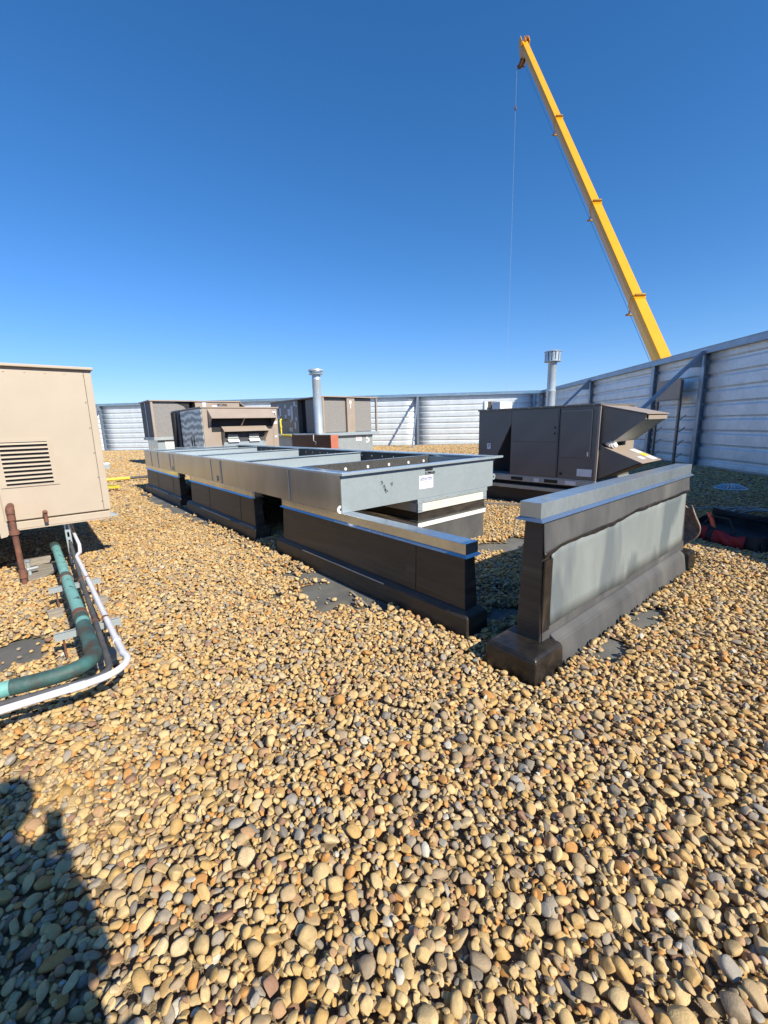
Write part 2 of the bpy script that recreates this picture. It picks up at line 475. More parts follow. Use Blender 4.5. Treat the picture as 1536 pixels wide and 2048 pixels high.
def faceM(pos, normal, spin=0.0):
    """matrix that puts XY-plane text on a wall with this outward normal"""
    n = Vector(normal).normalized()
    x = Vector((0, 0, 1)).cross(n)
    if x.length < 1e-3: x = Vector((1, 0, 0))
    x.normalize(); y = n.cross(x)
    m_ = Matrix((x, y, n)).transposed().to_4x4() @ Matrix.Rotation(spin, 4, 'Z')
    m_.translation = Vector(pos)
    return m_
EXTRA = []

# ================================================================== SETTING
MB().box(-600, 600, -600, 600, -9.4, -9.0).build('ground', M['concrete'], kind='structure')
# the flat roof: a deck whose edges run with the fences
thR = R(45.8)
dv = Vector((math.cos(thR), math.sin(thR), 0)); nv = Vector((math.sin(thR), -math.cos(thR), 0))
def rf(s, k, z=0.0):
    """s along the right-hand fence, k square out towards it"""
    return dv*s + nv*k + Vector((0, 0, z))
FL = Vector((4.692, 42.345, 0)); FR = rf(29.5, 8.5)
fe = (FR-FL).normalized(); fn = Vector((fe.y, -fe.x, 0))
if fn.dot(FL) > 0: fn = -fn                       # fn points back at the viewer
roofpts = [rf(29.9, 8.9), rf(-14, 8.9), rf(-14, -26), FL - fe*12 - fn*0.5, ]
deck = MB(); deck.prism([p + Vector((0, 0, -0.004)) for p in roofpts], (0, 0, -8.9))
roof = deck.build('roof_deck', M['roof_membrane'], kind='structure')

# ================================================================== GRAVEL (real stones resting on each other)
VAR = []
def pebble(seed):
    r_ = random.Random(seed)
    bm = bmesh.new()
    bmesh.ops.create_icosphere(bm, subdivisions=3, radius=1.0)
    ph = [(Vector((r_.gauss(0, 1), r_.gauss(0, 1), r_.gauss(0, 1))).normalized(), r_.uniform(0.42, 0.9), r_.uniform(0.45, 0.98)) for _ in range(9)]
    eg = (r_.uniform(-0.22, 0.22), r_.uniform(-0.15, 0.15))
    for v in bm.verts:
        p = v.co.copy()
        for d, h_, k_ in ph:                       # worn flats
            t_ = p.dot(d) - h_
            if t_ > 0: p -= d*t_*k_
        e_ = abs(p.x)**1.15*(1 if p.x > 0 else -1)
        p.y *= 1 + eg[0]*e_
        p.z *= 1 + eg[1]*e_
        p += p.normalized()*(0.06*math.sin(2.3*p.x+seed)*math.cos(2.1*p.y+seed*1.7)+0.012*math.sin(4.1*p.z+seed*3)*math.cos(3.7*p.x+seed))
        v.co = p
    me = bpy.data.meshes.new('pebble_shape_%d' % seed)
    bm.to_mesh(me); bm.free()
    me.polygons.foreach_set('use_smooth', [True]*len(me.polygons))
    me.materials.append(M['stone'])
    return me
for k in range(14): VAR.append(pebble(k))

def vnoise(x, y, s, seed):
    r_ = np.random.default_rng(seed); G = r_.random((64, 64))
    u = x*s; v = y*s
    i = np.floor(u).astype(int); j = np.floor(v).astype(int)
    fu = u-i; fv = v-j; fu = fu*fu*(3-2*fu); fv = fv*fv*(3-2*fv)
    g = lambda a_, b_: G[a_ % 64, b_ % 64]
    return (g(i, j)*(1-fu)+g(i+1, j)*fu)*(1-fv)+(g(i, j+1)*(1-fu)+g(i+1, j+1)*fu)*fv
SOLID = [(2.12, 2.40, 1.68, 4.68), (2.12, 2.40, 5.28, 8.52), (2.12, 2.40, 8.92, 12.3), (1.965, 5.02, 1.085, 1.44),
         (3.21, 4.47, 3.26, 5.40), (4.30, 4.50, 5.4, 12.2), (6.80, 8.16, 2.9, 5.25), (-0.235, 0.03, 5.45, 6.3)]
BARE = [  # (cx, cy, rx, ry, angle, strength): stretches of membrane swept clear of stones
    (1.98, 3.05, 0.40, 0.62, 20, 1.0), (2.02, 2.62, 0.24, 0.22, 0, 1.0), (1.95, 3.9, 0.22, 0.5, 0, 0.6), (2.25, 4.1, 0.22, 0.6, 5, 0.8), (1.98, 5.6, 0.16, 1.9, 0, 0.7), (2.0, 9.4, 0.2, 3.6, 0, 0.75),
    (4.3, 2.85, 0.62, 0.24, -12, 1.0), (2.62, 1.76, 0.30, 0.14, -25, 1.0), (2.95, 2.08, 0.26, 0.13, -30, 0.8), (2.42, 1.5, 0.16, 0.12, 0, 0.9),
    (2.72, 0.97, 0.20, 0.08, 10, 1.0), (3.35, 0.97, 0.22, 0.09, -5, 1.0), (4.5, 1.0, 0.3, 0.1, 0, 0.7), (5.1, 1.15, 0.25, 0.3, 0, 0.7), (-0.38, 3.66, 0.24, 0.36, 0, 1.0),
    (3.3, 4.2, 1.0, 0.8, 0, 0.5), (1.93, 4.9, 0.25, 0.3, 0, 0.6), (-0.1, 6.3, 0.35, 0.6, 0, 0.8)]
def bare(x, y):
    b_ = np.zeros_like(x)
    wob = (vnoise(x, y, 5.0, 3)-0.5)*1.0 + (vnoise(x, y, 14.0, 4)-0.5)*0.8
    for cx, cy, rx, ry, an, st in BARE:
        ca, sa = math.cos(R(an)), math.sin(R(an))
        dx = (x-cx)*ca+(y-cy)*sa; dy = -(x-cx)*sa+(y-cy)*ca
        q = (dx/rx)**2+(dy/ry)**2
        b_ = np.maximum(b_, st*(q < 1+wob*1.3))
    return b_
def solid(x, y, pad=0.012):
    b_ = np.zeros(x.shape, bool)
    for x0, x1, y0, y1 in SOLID:
        b_ |= (x > x0-pad) & (x < x1+pad) & (y > y0-pad) & (y < y1+pad)
    return b_
def deposit(xmin, xmax, ymin, ymax, n, inside, cell=0.0075, periodic=False, seed=1, med=0.0148):
    r_ = np.random.default_rng(seed)
    nx = int(round((xmax-xmin)/cell)); ny = int(round((ymax-ymin)/cell))
    H = np.zeros((nx, ny), np.float32)
    out = np.zeros((n, 9), np.float32); cnt = 0
    A = np.exp(r_.normal(math.log(med), 0.36, n)).clip(0.0075, 0.034)
    A = np.where(r_.random(n) < 0.03, A*1.45, A).clip(0.0075, 0.040)
    # a few of the larger stones go in late so that they lie on top
    Bq = A*r_.uniform(0.55, 0.96, n); Cq = Bq*r_.uniform(0.42, 0.80, n); TH = r_.uniform(0, math.pi, n)
    PX = r_.random((n, 3)); PY = r_.random((n, 3))
    for i in range(n):
        a_, b_, c_ = float(A[i]), float(Bq[i]), float(Cq[i])
        ca, sa = math.cos(TH[i]), math.sin(TH[i])
        rad = int(a_/cell)+1
        g = np.arange(-rad, rad+1)*cell
        gx = g[:, None]; gy = g[None, :]
        u = (gx*ca+gy*sa)/a_; v = (-gx*sa+gy*ca)/b_
        q = 1-u*u-v*v
        msk = q > 0.02
        dome = np.sqrt(np.where(msk, q, 0))*c_
        best = None
        for k in range(3):
            if periodic:
                ix = int(PX[i, k]*nx); iy = int(PY[i, k]*ny)
                sub = H[np.ix_(np.arange(ix-rad, ix+rad+1) % nx, np.arange(iy-rad, iy+rad+1) % ny)]
            else:
                ix = int(rad+PX[i, k]*(nx-2*rad-1)); iy = int(rad+PY[i, k]*(ny-2*rad-1))
                if not inside[ix, iy]: continue
                sub = H[ix-rad:ix+rad+1, iy-rad:iy+rad+1]
            s_ = (sub+dome)[msk]
            zc = s_.mean()*0.68+s_.max()*0.32
            if best is None or zc < best[0]: best = (zc, ix, iy, sub)
        if best is None: continue
        zc, ix, iy, sub = best
        if zc > 0.052: continue
        mm = sub[msk]
        gxm = np.broadcast_to(gx, sub.shape)[msk]; gym = np.broadcast_to(gy, sub.shape)[msk]
        tx = float((mm*gxm).sum()/((gxm*gxm).sum()+1e-9)); ty = float((mm*gym).sum()/((gym*gym).sum()+1e-9))
        tx = max(-0.55, min(0.55, tx*0.8)); ty = max(-0.55, min(0.55, ty*0.8))
        top = np.where(msk, zc+dome*0.93+tx*gx+ty*gy, 0)
        if periodic:
            I = np.ix_(np.arange(ix-rad, ix+rad+1) % nx, np.arange(iy-rad, iy+rad+1) % ny)
            H[I] = np.maximum(H[I], top)
        else:
            H[ix-rad:ix+rad+1, iy-rad:iy+rad+1] = np.maximum(sub, top)
        out[cnt] = (xmin+(ix+0.5)*cell, ymin+(iy+0.5)*cell, zc, a_, b_, c_, TH[i], tx, ty); cnt += 1
    out = out[:cnt]
    ii = ((out[:, 0]-xmin)/cell).astype(int) % nx; jj = ((out[:, 1]-ymin)/cell).astype(int) % ny
    dd = np.maximum((out[:, 5]*0.5/cell).astype(int), 1)
    hmin = np.min([H[(ii+a_*dd) % nx, (jj+b_*dd) % ny] for a_, b_ in ((0, 0), (1, 0), (-1, 0), (0, 1), (0, -1))], axis=0)
    return out[hmin < out[:, 2]+out[:, 5]+0.006], H
# unique stones around the viewer
X0, X1, Y0, Y1 = -1.6, 7.4, -0.3, 7.0
cell = 0.0075
gx = X0+(np.arange(int(round((X1-X0)/cell)))+0.5)*cell
gy = Y0+(np.arange(int(round((Y1-Y0)/cell)))+0.5)*cell
GX, GY = np.meshgrid(gx, gy, indexing='ij')
def wedge(x, y, m_=0.25):
    """a generous cone of ground in front of the viewer (and a step to either side)"""
    az = np.degrees(np.arctan2(y+0.9, x+0.75)); 
    return (az > -4) & (az < 112)
INS = wedge(GX, GY) & ~solid(GX, GY) & (np.hypot(GX, GY) < 7.0)
rnd = rng.random(INS.shape)
BR = bare(GX, GY)
INS &= ~((BR > 0.9))
INS &= ~((BR > 0) & (BR <= 0.9) & (rnd < BR))
near, Hn = deposit(X0, X1, Y0, Y1, 200000, INS, cell, seed=5)
# a patch that repeats seamlessly further off
P = 3.2
tile, Ht = deposit(0, P, 0, P, 31000, None, 0.008, periodic=True, seed=9)
chunks = [near]
th0 = R(31); ct, st = math.cos(th0), math.sin(th0)
for i in range(-16, 18):
    for j in range(-16, 18):
        ox = i*P; oy = j*P
        cx = (ox+P/2)*ct-(oy+P/2)*st; cy = (ox+P/2)*st+(oy+P/2)*ct
        dist = math.hypot(cx, cy)
        azc = math.degrees(math.atan2(cy+2.5, cx+2.0))
        if dist > 50 or azc < -14 or azc > 116 or cx < -4 or cy < -3: continue
        c = tile.copy()
        x = c[:, 0]+ox; y = c[:, 1]+oy
        c[:, 0] = x*ct-y*st; c[:, 1] = x*st+y*ct
        c[:, 6] += th0
        tx, ty = c[:, 7].copy(), c[:, 8].copy()
        c[:, 7] = tx*ct-ty*st; c[:, 8] = tx*st+ty*ct
        d_ = np.hypot(c[:, 0], c[:, 1])
        # thinner and coarser with distance
        keep = np.ones(len(c), bool)
        k2 = rng.random(len(c))
        prob = np.clip((7.5/np.maximum(d_, 7.5))**1.3, 0.13, 1)
        keep &= k2 < prob
        grow = np.clip(1/np.sqrt(prob), 1, 2.3)*np.where(prob < 1, 1.05, 1)
        c[:, 3] *= grow; c[:, 4] *= grow; c[:, 5] *= grow*0.8
        in_near = (c[:, 0] > X0+0.03) & (c[:, 0] < X1-0.03) & (c[:, 1] > Y0+0.03) & (c[:, 1] < Y1-0.03) & wedge(c[:, 0], c[:, 1]) & (d_ < 6.97)
        keep &= ~in_near & (c[:, 0] > -4.5) & (c[:, 1] > -3)
        keep &= (c[:, 0]*nv.x+c[:, 1]*nv.y < 8.75)
        keep &= ((c[:, 0]-FL.x)*fn.x+(c[:, 1]-FL.y)*fn.y > -0.3)
        keep &= ~solid(c[:, 0], c[:, 1]) & (bare(c[:, 0], c[:, 1]) < 0.5)
        chunks.append(c[keep])
# loose stones scattered over the swept membrane
sx_ = rng.uniform(X0, X1, 9000); sy_ = rng.uniform(Y0, 13.0, 9000)
ok = (bare(sx_, sy_) > 0.5) & ~solid(sx_, sy_, 0.02) & (rng.random(9000) < np.where(sy_ < 1.25, 0.5, 0.12)+0.5*(vnoise(sx_, sy_, 6.0, 8) > 0.62))
sx_, sy_ = sx_[ok], sy_[ok]; ns = len(sx_)
aa = np.exp(rng.normal(math.log(0.0125), 0.4, ns)).clip(0.004, 0.03)
sct = np.stack([sx_, sy_, aa*0.5, aa, aa*0.8, aa*0.58, rng.uniform(0, 3.1, ns), rng.normal(0, 0.1, ns), rng.normal(0, 0.1, ns)], 1)
chunks.append(sct.astype(np.float32))
allp = np.concatenate(chunks)
# sand and grit that has settled under the stones
g_n = 0.05
bx = np.arange(-2.0, 8.0, g_n); by = np.arange(-1.0, 12.6, g_n)
BX, BY = np.meshgrid(bx+g_n/2, by+g_n/2, indexing='ij')
okc = (bare(BX, BY) < 0.5) & ~solid(BX, BY, 0.0)
hz_ = 0.008+0.006*vnoise(BX, BY, 9.0, 12)
gv = []; gf = []
for i_, j_ in zip(*np.nonzero(okc)):
    k0 = len(gv); x_, y_, z_ = bx[i_], by[j_], float(hz_[i_, j_])
    gv += [(x_, y_, z_), (x_+g_n, y_, z_), (x_+g_n, y_+g_n, z_), (x_, y_+g_n, z_)]; gf.append((k0, k0+1, k0+2, k0+3))
for x0_, x1_, y0_, y1_ in ((-8, 8, 12.6, 46), (8, 40, -8, 46), (-8, -2, -3, 12.6)):
    gq = [(x0_, y0_), (x1_, y0_), (x1_, y1_), (x0_, y1_)]
    k0 = len(gv); gv += [(p[0], p[1], 0.010) for p in gq]; gf.append((k0, k0+1, k0+2, k0+3))
gm = bpy.data.meshes.new('grit_bed'); gm.from_pydata(gv, [], gf); gm.materials.append(M['grit'])
gb_ = bpy.data.objects.new('grit_bed', gm); col.objects.link(gb_); tag(gb_, kind='structure')
# the viewer's feet stand on the stones; none pokes through the walls
# split off the 300 stones that show largest
cw = np.array([[0.76464923, -0.64388617, -0.02687311], [-0.15112536, -0.13862065, -0.97874687], [0.6264764, 0.75245925, -0.20330371]])
pc = (allp[:, :3]-np.array([0, 0, 1.5])) @ cw.T
uu = pc[:, 0]/pc[:, 2]; vv = pc[:, 1]/pc[:, 2]
inv = (pc[:, 2] > 0.3) & (np.abs(uu) < 768/833.2) & (np.abs(vv) < 1024/833.2) & (allp[:, 2] > 0.03)
size = np.where(inv, np.sqrt(allp[:, 3]*allp[:, 4])/np.maximum(pc[:, 2], 0.1), 0)
idx = np.argsort(-size)[:300]
big = allp[idx]
rest = np.delete(allp, idx, axis=0)
def rot_of(c):
    """euler for: yaw th, then lean with the slope of what lies below"""
    q = Matrix.Rotation(c[6], 3, 'Z')
    n_ = Vector((-c[7], -c[8], 1)).normalized()
    return (Vector((0, 0, 1)).rotation_difference(n_).to_matrix() @ q)
for k, c in enumerate(big):
    o = bpy.data.objects.new('stone', VAR[k % 14])
    col.objects.link(o)
    mm = rot_of(c).to_4x4() @ Matrix.Diagonal((c[3], c[4], c[5], 1)).to_4x4()
    mm.translation = Vector((float(c[0]), float(c[1]), float(c[2])+0.004))
    o.matrix_world = mm
    o.parent = roof
    o.matrix_parent_inverse = Matrix.Translation(Vector(roof['_w'])).inverted()
# everything else: instances in one object
n_ = len(rest)
thv = rest[:, 6]; nx_ = -rest[:, 7]; ny_ = -rest[:, 8]
nn = np.sqrt(nx_**2+ny_**2+1); nx_, ny_, nz_ = nx_/nn, ny_/nn, 1/nn
# rotation matrix = tilt(z->n) @ Rz ; to XYZ euler
cth, sth = np.cos(thv), np.sin(thv)
k_ = 1/(1+nz_)
T = np.zeros((n_, 3, 3))
T[:, 0, 0] = 1-nx_*nx_*k_; T[:, 0, 1] = -nx_*ny_*k_; T[:, 0, 2] = nx_
T[:, 1, 0] = -nx_*ny_*k_; T[:, 1, 1] = 1-ny_*ny_*k_; T[:, 1, 2] = ny_
T[:, 2, 0] = -nx_; T[:, 2, 1] = -ny_; T[:, 2, 2] = nz_
Z = np.zeros((n_, 3, 3)); Z[:, 0, 0] = cth; Z[:, 0, 1] = -sth; Z[:, 1, 0] = sth; Z[:, 1, 1] = cth; Z[:, 2, 2] = 1
Mx = T @ Z
ey = np.arcsin(np.clip(-Mx[:, 2, 0], -1, 1)); ex = np.arctan2(Mx[:, 2, 1], Mx[:, 2, 2]); ez = np.arctan2(Mx[:, 1, 0], Mx[:, 0, 0])
me = bpy.data.meshes.new('gravel')
me.vertices.add(n_)
pos = rest[:, :3].astype(np.float32).copy(); pos[:, 2] += 0.004
me.vertices.foreach_set('co', pos.ravel())
at = me.attributes.new('rt', 'FLOAT_VECTOR', 'POINT'); at.data.foreach_set('vector', np.stack([ex, ey, ez], 1).astype(np.float32).ravel())
at = me.attributes.new('sz', 'FLOAT_VECTOR', 'POINT'); at.data.foreach_set('vector', rest[:, 3:6].astype(np.float32).ravel())
at = me.attributes.new('vi', 'INT', 'POINT'); at.data.foreach_set('value', rng.integers(0, 14, n_).astype(np.int32))
gravel = bpy.data.objects.new('gravel', me)
col.objects.link(gravel)
tag(gravel, kind='stuff', label='tan and grey river pebbles covering the roof', cat='gravel')
ng = bpy.data.node_groups.new('pebbles', 'GeometryNodeTree')
ng.interface.new_socket('Geometry', in_out='INPUT', socket_type='NodeSocketGeometry')
ng.interface.new_socket('Geometry', in_out='OUTPUT', socket_type='NodeSocketGeometry')
gi = ng.nodes.new('NodeGroupInput'); go = ng.nodes.new('NodeGroupOutput')
iop = ng.nodes.new('GeometryNodeInstanceOnPoints')
g2i = ng.nodes.new('GeometryNodeGeometryToInstance')
for k, vme in reversed(list(enumerate(VAR))):
    vo = bpy.data.objects.new('pebble_source', vme)      # never linked to the scene
    oi = ng.nodes.new('GeometryNodeObjectInfo'); oi.inputs['Object'].default_value = vo
    oi.inputs['As Instance'].default_value = False
    gg = ng.nodes.new('GeometryNodeGeometryToInstance')
    ng.links.new(oi.outputs['Geometry'], gg.inputs[0])
    EXTRA.append(gg)
jn = ng.nodes.new('GeometryNodeJoinGeometry')
for gg in EXTRA: ng.links.new(gg.outputs[0], jn.inputs[0])
def nattr(nm, ty):
    a_ = ng.nodes.new('GeometryNodeInputNamedAttribute'); a_.data_type = ty; a_.inputs['Name'].default_value = nm
    return a_
ar = nattr('rt', 'FLOAT_VECTOR'); as_ = nattr('sz', 'FLOAT_VECTOR'); ai = nattr('vi', 'INT')
e2r = ng.nodes.new('FunctionNodeEulerToRotation')
ng.links.new(ar.outputs[0], e2r.inputs[0])
ng.links.new(gi.outputs[0], iop.inputs['Points'])
ng.links.new(jn.outputs[0], iop.inputs['Instance'])
iop.inputs['Pick Instance'].default_value = True
ng.links.new(ai.outputs[0], iop.inputs['Instance Index'])
ng.links.new(e2r.outputs[0], iop.inputs['Rotation'])
ng.links.new(as_.outputs[0], iop.inputs['Scale'])
ng.links.new(iop.outputs[0], go.inputs[0])
md = gravel.modifiers.new('pebbles', 'NODES'); md.node_group = ng
print('stones', n_+300)

# ================================================================== FENCES
def wave_panel(P0, P1, z0, z1t, inn, pitch=0.40, amp=0.024, zt0=None):
    """corrugated siding between two foot points; inn = unit vector to the roof side; z1t = heights at the two ends"""
    b = MB()
    rows = 190
    e_ = P1-P0
    def f(u, v):
        zt = z1t[0]*(1-u)+z1t[1]*u
        z = z0+(zt-z0)*v
        ph = (zt-z)/pitch
        s_ = float(np.interp(ph % 1.0, [0, 0.60, 0.70, 0.84, 0.94, 1.0], [1, 1, -1, -1, 1, 1]))
        return P0+e_*u+inn*(amp*s_)+Vector((0, 0, z))
    b.grid(f, max(1, int(e_.length/0.9)), rows)
    # back skin gives thickness
    return b
def siding_fence(root, A, B, zt, inn, posts, braces, name_far):
    """posts = distances from A; zt = (height at A, height at B)"""
    L_ = (B-A).length; u = (B-A)/L_
    H_ = lambda s_: zt[0]+(zt[1]-zt[0])*s_/L_
    edges = [0]+[p for p in posts if 0.1 < p < L_-0.1]+[L_]
    for p0, p1 in zip(edges[:-1], edges[1:]):
        pn = wave_panel(A+u*p0-inn*0.02, A+u*p1-inn*0.02, 0.0, (H_(p0)-0.1, H_(p1)-0.1), inn)
        o = pn.build('siding_panel', M['fence'], root, smooth=True)
        so = o.modifiers.new('skin', 'SOLIDIFY'); so.thickness = 0.004
        # the sheet laps show as thin vertical seams
    for p in posts:
        q = A+u*p+inn*0.13
        b = MB()
        h_ = H_(p)-0.16
        b.bar(q+Vector((0, 0, 0.0)), q+Vector((0, 0, h_)), 0.17, 0.012, up=inn)
        b.bar(q-inn*0.08+Vector((0, 0, 0.0)), q-inn*0.08+Vector((0, 0, h_)), 0.012, 0.15, up=inn)
        b.bar(q-inn*0.16+Vector((0, 0, 0.0)), q-inn*0.16+Vector((0, 0, h_)), 0.17, 0.012, up=inn)
        b.build('post', M['fence_post'], root)
        MB().bar(q-inn*0.08+Vector((0, 0, 0)), q-inn*0.08+Vector((0, 0, 0.05)), 0.32, 0.32, up=inn).build('base_plate', M['galv_dull'], root)
    for p in braces:
        q = A+u*p+inn*0.16
        h_ = H_(p)-0.12
        t_ = q+Vector((0, 0, h_)); f_ = q+inn*(h_-0.05)+Vector((0, 0, 0.05))
        b = MB()
        b.bar(t_, f_, 0.10, 0.10, up=(0, 0, 1))
        br = b.build('brace', M['fence_post'], root, bevel=0.01)
        MB().prism([q+Vector((0, 0, h_+0.04)), q+Vector((0, 0, h_-0.42)), q+inn*0.42+Vector((0, 0, h_-0.42))], u*0.012).build('gusset', M['fence_post'], root)
        MB().box(f_.x-0.16, f_.x+0.16, f_.y-0.16, f_.y+0.16, 0.0, 0.07).build('brace_foot', M['galv_dull'], root)
    # capping channel: a box beam with a thin drip edge
    b = MB()
    c0 = A+inn*0.05+Vector((0, 0, H_(0)-0.09)); c1 = B+inn*0.05+Vector((0, 0, H_(L_)-0.09))
    b.bar(c0, c1, 0.20, 0.18)
    b.bar(c0+Vector((0, 0, 0.094)), c1+Vector((0, 0, 0.094)), 0.24, 0.008)
    b.bar(c0+inn*0.11+Vector((0, 0, -0.082)), c1+inn*0.11+Vector((0, 0, -0.082)), 0.03, 0.016)
    b.build('top_beam', M['fence_post'] if name_far else M['galv_rail'], root)
    # bottom angle
    b = MB()
    b.bar(A+inn*0.03+Vector((0, 0, 0.05)), B+inn*0.03+Vector((0, 0, 0.05)), 0.02, 0.08)
    b.build('bottom_angle', M['galv_dull'], root)
zR = 3.46
fr = thing('siding_fence', rf(10, 8.5), 'shaded corrugated steel screen wall with diagonal braces running down the right side of the roof', 'fence')
siding_fence(fr, rf(-6, 8.6), rf(29.5, 8.6), (3.44, zR+0.03), -nv, [3.0, 11.4, 19.5, 22.15, 27.6, 35.3], [3.0, 11.4, 19.5, 27.6], True)
ff = thing('siding_fence', FL+fe*18, 'sunlit corrugated steel screen wall closing the far side of the roof', 'fence')
A2 = FL-fe*11
LL = (FR-A2).length
siding_fence(ff, A2, FR, (3.96, 3.5), fn, [2.4, 11.4, 20.4, 28.6, 37.6, LL-0.5], [2.4, 11.4, 20.4, 28.6, 37.6], False)

# hatch ladder frame standing against the right fence
ld = thing('ladder_frame', rf(14.5, 8.2), 'narrow steel frame with grey top plate standing against the corrugated wall', 'rack')
for s_ in (15.15, 13.93):
    b = MB(); b.bar(rf(s_, 8.20, 0), rf(s_, 8.20, 2.62), 0.03, 0.075, up=nv); b.bar(rf(s_, 8.17, 0), rf(s_, 8.17, 2.62), 0.085, 0.012, up=nv)
    b.build('upright', M['taupe'], ld)
    for z in (0.45, 0.85, 1.25, 1.62):
        MB().tube([rf(s_, 8.16, z), rf(s_, 8.13, z)], 0.032, 8).build('bolt', M['white'], ld)
        b = MB(); b.bar(rf(s_-0.03, 8.2, z-0.22), rf(s_-0.03, 8.40, z-0.06), 0.03, 0.03); b.build('clip', M['galv_dull'], ld)
MB().box(-0.64, 0.64, -0.012, 0.012, 0, 0.62, Matrix.Translation(rf(14.54, 8.15, 2.06)) @ Matrix.Rotation(thR, 4, 'Z')).build('top_plate', M['taupe_lit'], ld)
MB().bar(rf(15.15, 8.14, 2.05), rf(13.93, 8.14, 2.05), 0.03, 0.05).build('crosspiece', M['taupe'], ld)

# ================================================================== CURB WALLS
def wavy_wall_body(b, x0, x1, y0, y1, z0, z1, taper):
    b.frustum((x0-taper, x1+taper, y0-taper, y1+taper), (x0, x1, y0, y1), z0, z1)
# -- free-standing wall on the right
fw = thing('curb_wall', (3.5, 1.27, 0), 'freestanding black membrane curb wall with bare metal sheet on its sunny side and silver cap', 'wall')
b = MB(); b.frustum((2.19, 4.955, 1.185, 1.352), (2.215, 4.93, 1.212, 1.335), 0.15, 0.94)
b.build('wall_core', M['edpm'], fw, bevel=0.008)
b = MB()
# foot with a sloping shoulder
def foot(b, x0, x1, y0, y1, zt, sh):
    b.frustum((x0, x1, y0, y1), (x0+0.006, x1-0.006, y0+0.006, y1-0.006), 0.0, zt-sh)
    b.frustum((x0+0.0065, x1-0.0065, y0+0.0065, y1-0.0065), (x0+0.10, x1-0.08, y0+0.09, y1-0.06), zt-sh-0.001, zt)
b.frustum((2.295, 4.805, 1.102, 1.425), (2.295, 4.805, 1.130, 1.41), 0.0, 0.170)
b.frustum((2.295, 4.805, 1.1305, 1.409), (2.295, 4.805, 1.174, 1.37), 0.1695, 0.205)
b.build('foot', M['edpm_dusty'], fw, bevel=0.01)
# glossy mastic boots wrapped round both ends of the foot
for x0, x1 in ((1.977, 2.30), (4.80, 5.012)):
    b = MB()
    def bt(u, v, x0=x0, x1=x1): return None
    nU = 26; prof = []
    y0_, y1_ = 1.083, 1.437
    b.frustum((x0, x1, y0_, y1_), (x0+0.008, x1-0.008, y0_+0.008, y1_-0.008), 0.0, 0.168)
    b.frustum((x0+0.008, x1-0.008, y0_+0.008, y1_-0.008), (x0+0.024, x1-0.012, y0_+0.024, y1_-0.024), 0.167, 0.184)
    o = b.build('corner_boot', M['tar'], fw, bevel=0.022)
# dusty membrane skin over the sunny face (below and above the bare sheet)
def sheet_xz(fn_top, fn_bot, x0, x1, yf, n=60, thick=0.006, push=None):
    b = MB(); vs = []; fs = []
    for i in range(n+1):
        x = x0+(x1-x0)*i/n
        zt = fn_top(x); zb = fn_bot(x)
        for z in (zt, zb):
            y = yf(x, z)+(push(x, z) if push else 0)
            vs.append((x, y, z))
    for i in range(n): fs.append((2*i, 2*i+1, 2*i+3, 2*i+2))
    b.add(vs, fs)
    return b
yface = lambda x, z: 1.185+0.027*(z-0.15)/0.79
def n1(x, f, s): return math.sin(x*f+s)*0.6+math.sin(x*f*2.3+s*2)*0.3+math.sin(x*f*5.1+s*3)*0.15
b = sheet_xz(lambda x: 0.275+0.004*n1(x, 2.0, 1), lambda x: 0.15, 2.205, 4.93, yface, push=lambda x, z: -0.006)
o = b.build('lower_skirt', M['edpm_dusty'], fw); so = o.modifiers.new('t', 'SOLIDIFY'); so.thickness = 0.004
hem = lambda x: float(np.interp(x, [2.19, 2.36, 2.46, 3.1, 3.5, 3.60, 3.72, 4.84, 5], [0.728, 0.752, 0.762, 0.760, 0.785, 0.794, 0.786, 0.786, 0.786]))
b = MB()
nx2 = 90; nz2 = 8
def flap(u, v):
    x = 2.20+(4.945-2.20)*u
    zb = hem(x); z = 0.94+(zb-0.94)*v
    return (x, yface(x, z)-0.010-0.008*v-0.0015*math.sin(x*7+v*3), z)
b.grid(flap, nx2, nz2)
o = b.build('upper_flap', M['edpm_dusty'], fw, smooth=True); so = o.modifiers.new('t', 'SOLIDIFY'); so.thickness = 0.005
b = MB()
KX = np.arange(2.1, 5.1, 0.07); KN = np.random.default_rng(4).normal(0, 0.0035, len(KX))
def flap2(u, v):
    x = 2.198+(4.947-2.198)*u
    z = hem(x)+0.02-(0.029+float(np.interp(x, KX, KN)))*v
    return (x, yface(x, z)-0.0145-0.010*v, z)
b.grid(flap2, 110, 2)
o = b.build('torn_hem', M['tar'], fw, smooth=True); so = o.modifiers.new('t', 'SOLIDIFY'); so.thickness = 0.004
b = MB()
nb = 60
def shp(u, v):
    x = 2.285+(4.862-2.285)*u
    zb = 0.262+0.006*math.sin(u*14)+0.016*math.exp(-((u-0.42)/0.05)**2)*-1; zt = hem(x)+0.03
    z = zb+(zt-zb)*v
    return (x, yface(x, z)-0.0085-0.003*math.sin(x*2.2+z*4), z)
b.grid(shp, nb, 6)
o = b.build('bare_sheet', M['bare_panel'], fw, smooth=True, label='smeared grey metal sheet left bare between the membrane flaps'); so = o.modifiers.new('t', 'SOLIDIFY'); so.thickness = 0.003
MB().bar((2.31, 1.1885, 0.385), (2.95, 1.190, 0.395), 0.002, 0.006).build('scribed_line', M['galv_rail'], fw)
MB().box(2.20, 2.285, 1.181, 1.1915, 0.24, 0.70).build('mastic_strip', M['tar'], fw)
# silver cap: closed channel with a small outward flange at its foot
b = MB(); b.box(2.165, 4.99, 1.205, 1.342, 0.952, 1.044)
b.build('cap', M['galv_cap'], fw, bevel=0.003)
b = MB()
b.frustum((2.145, 5.01, 1.182, 1.365), (2.164, 4.991, 1.204, 1.343), 0.934, 0.953)
b.build('cap_flange', M['galv_rail'], fw)

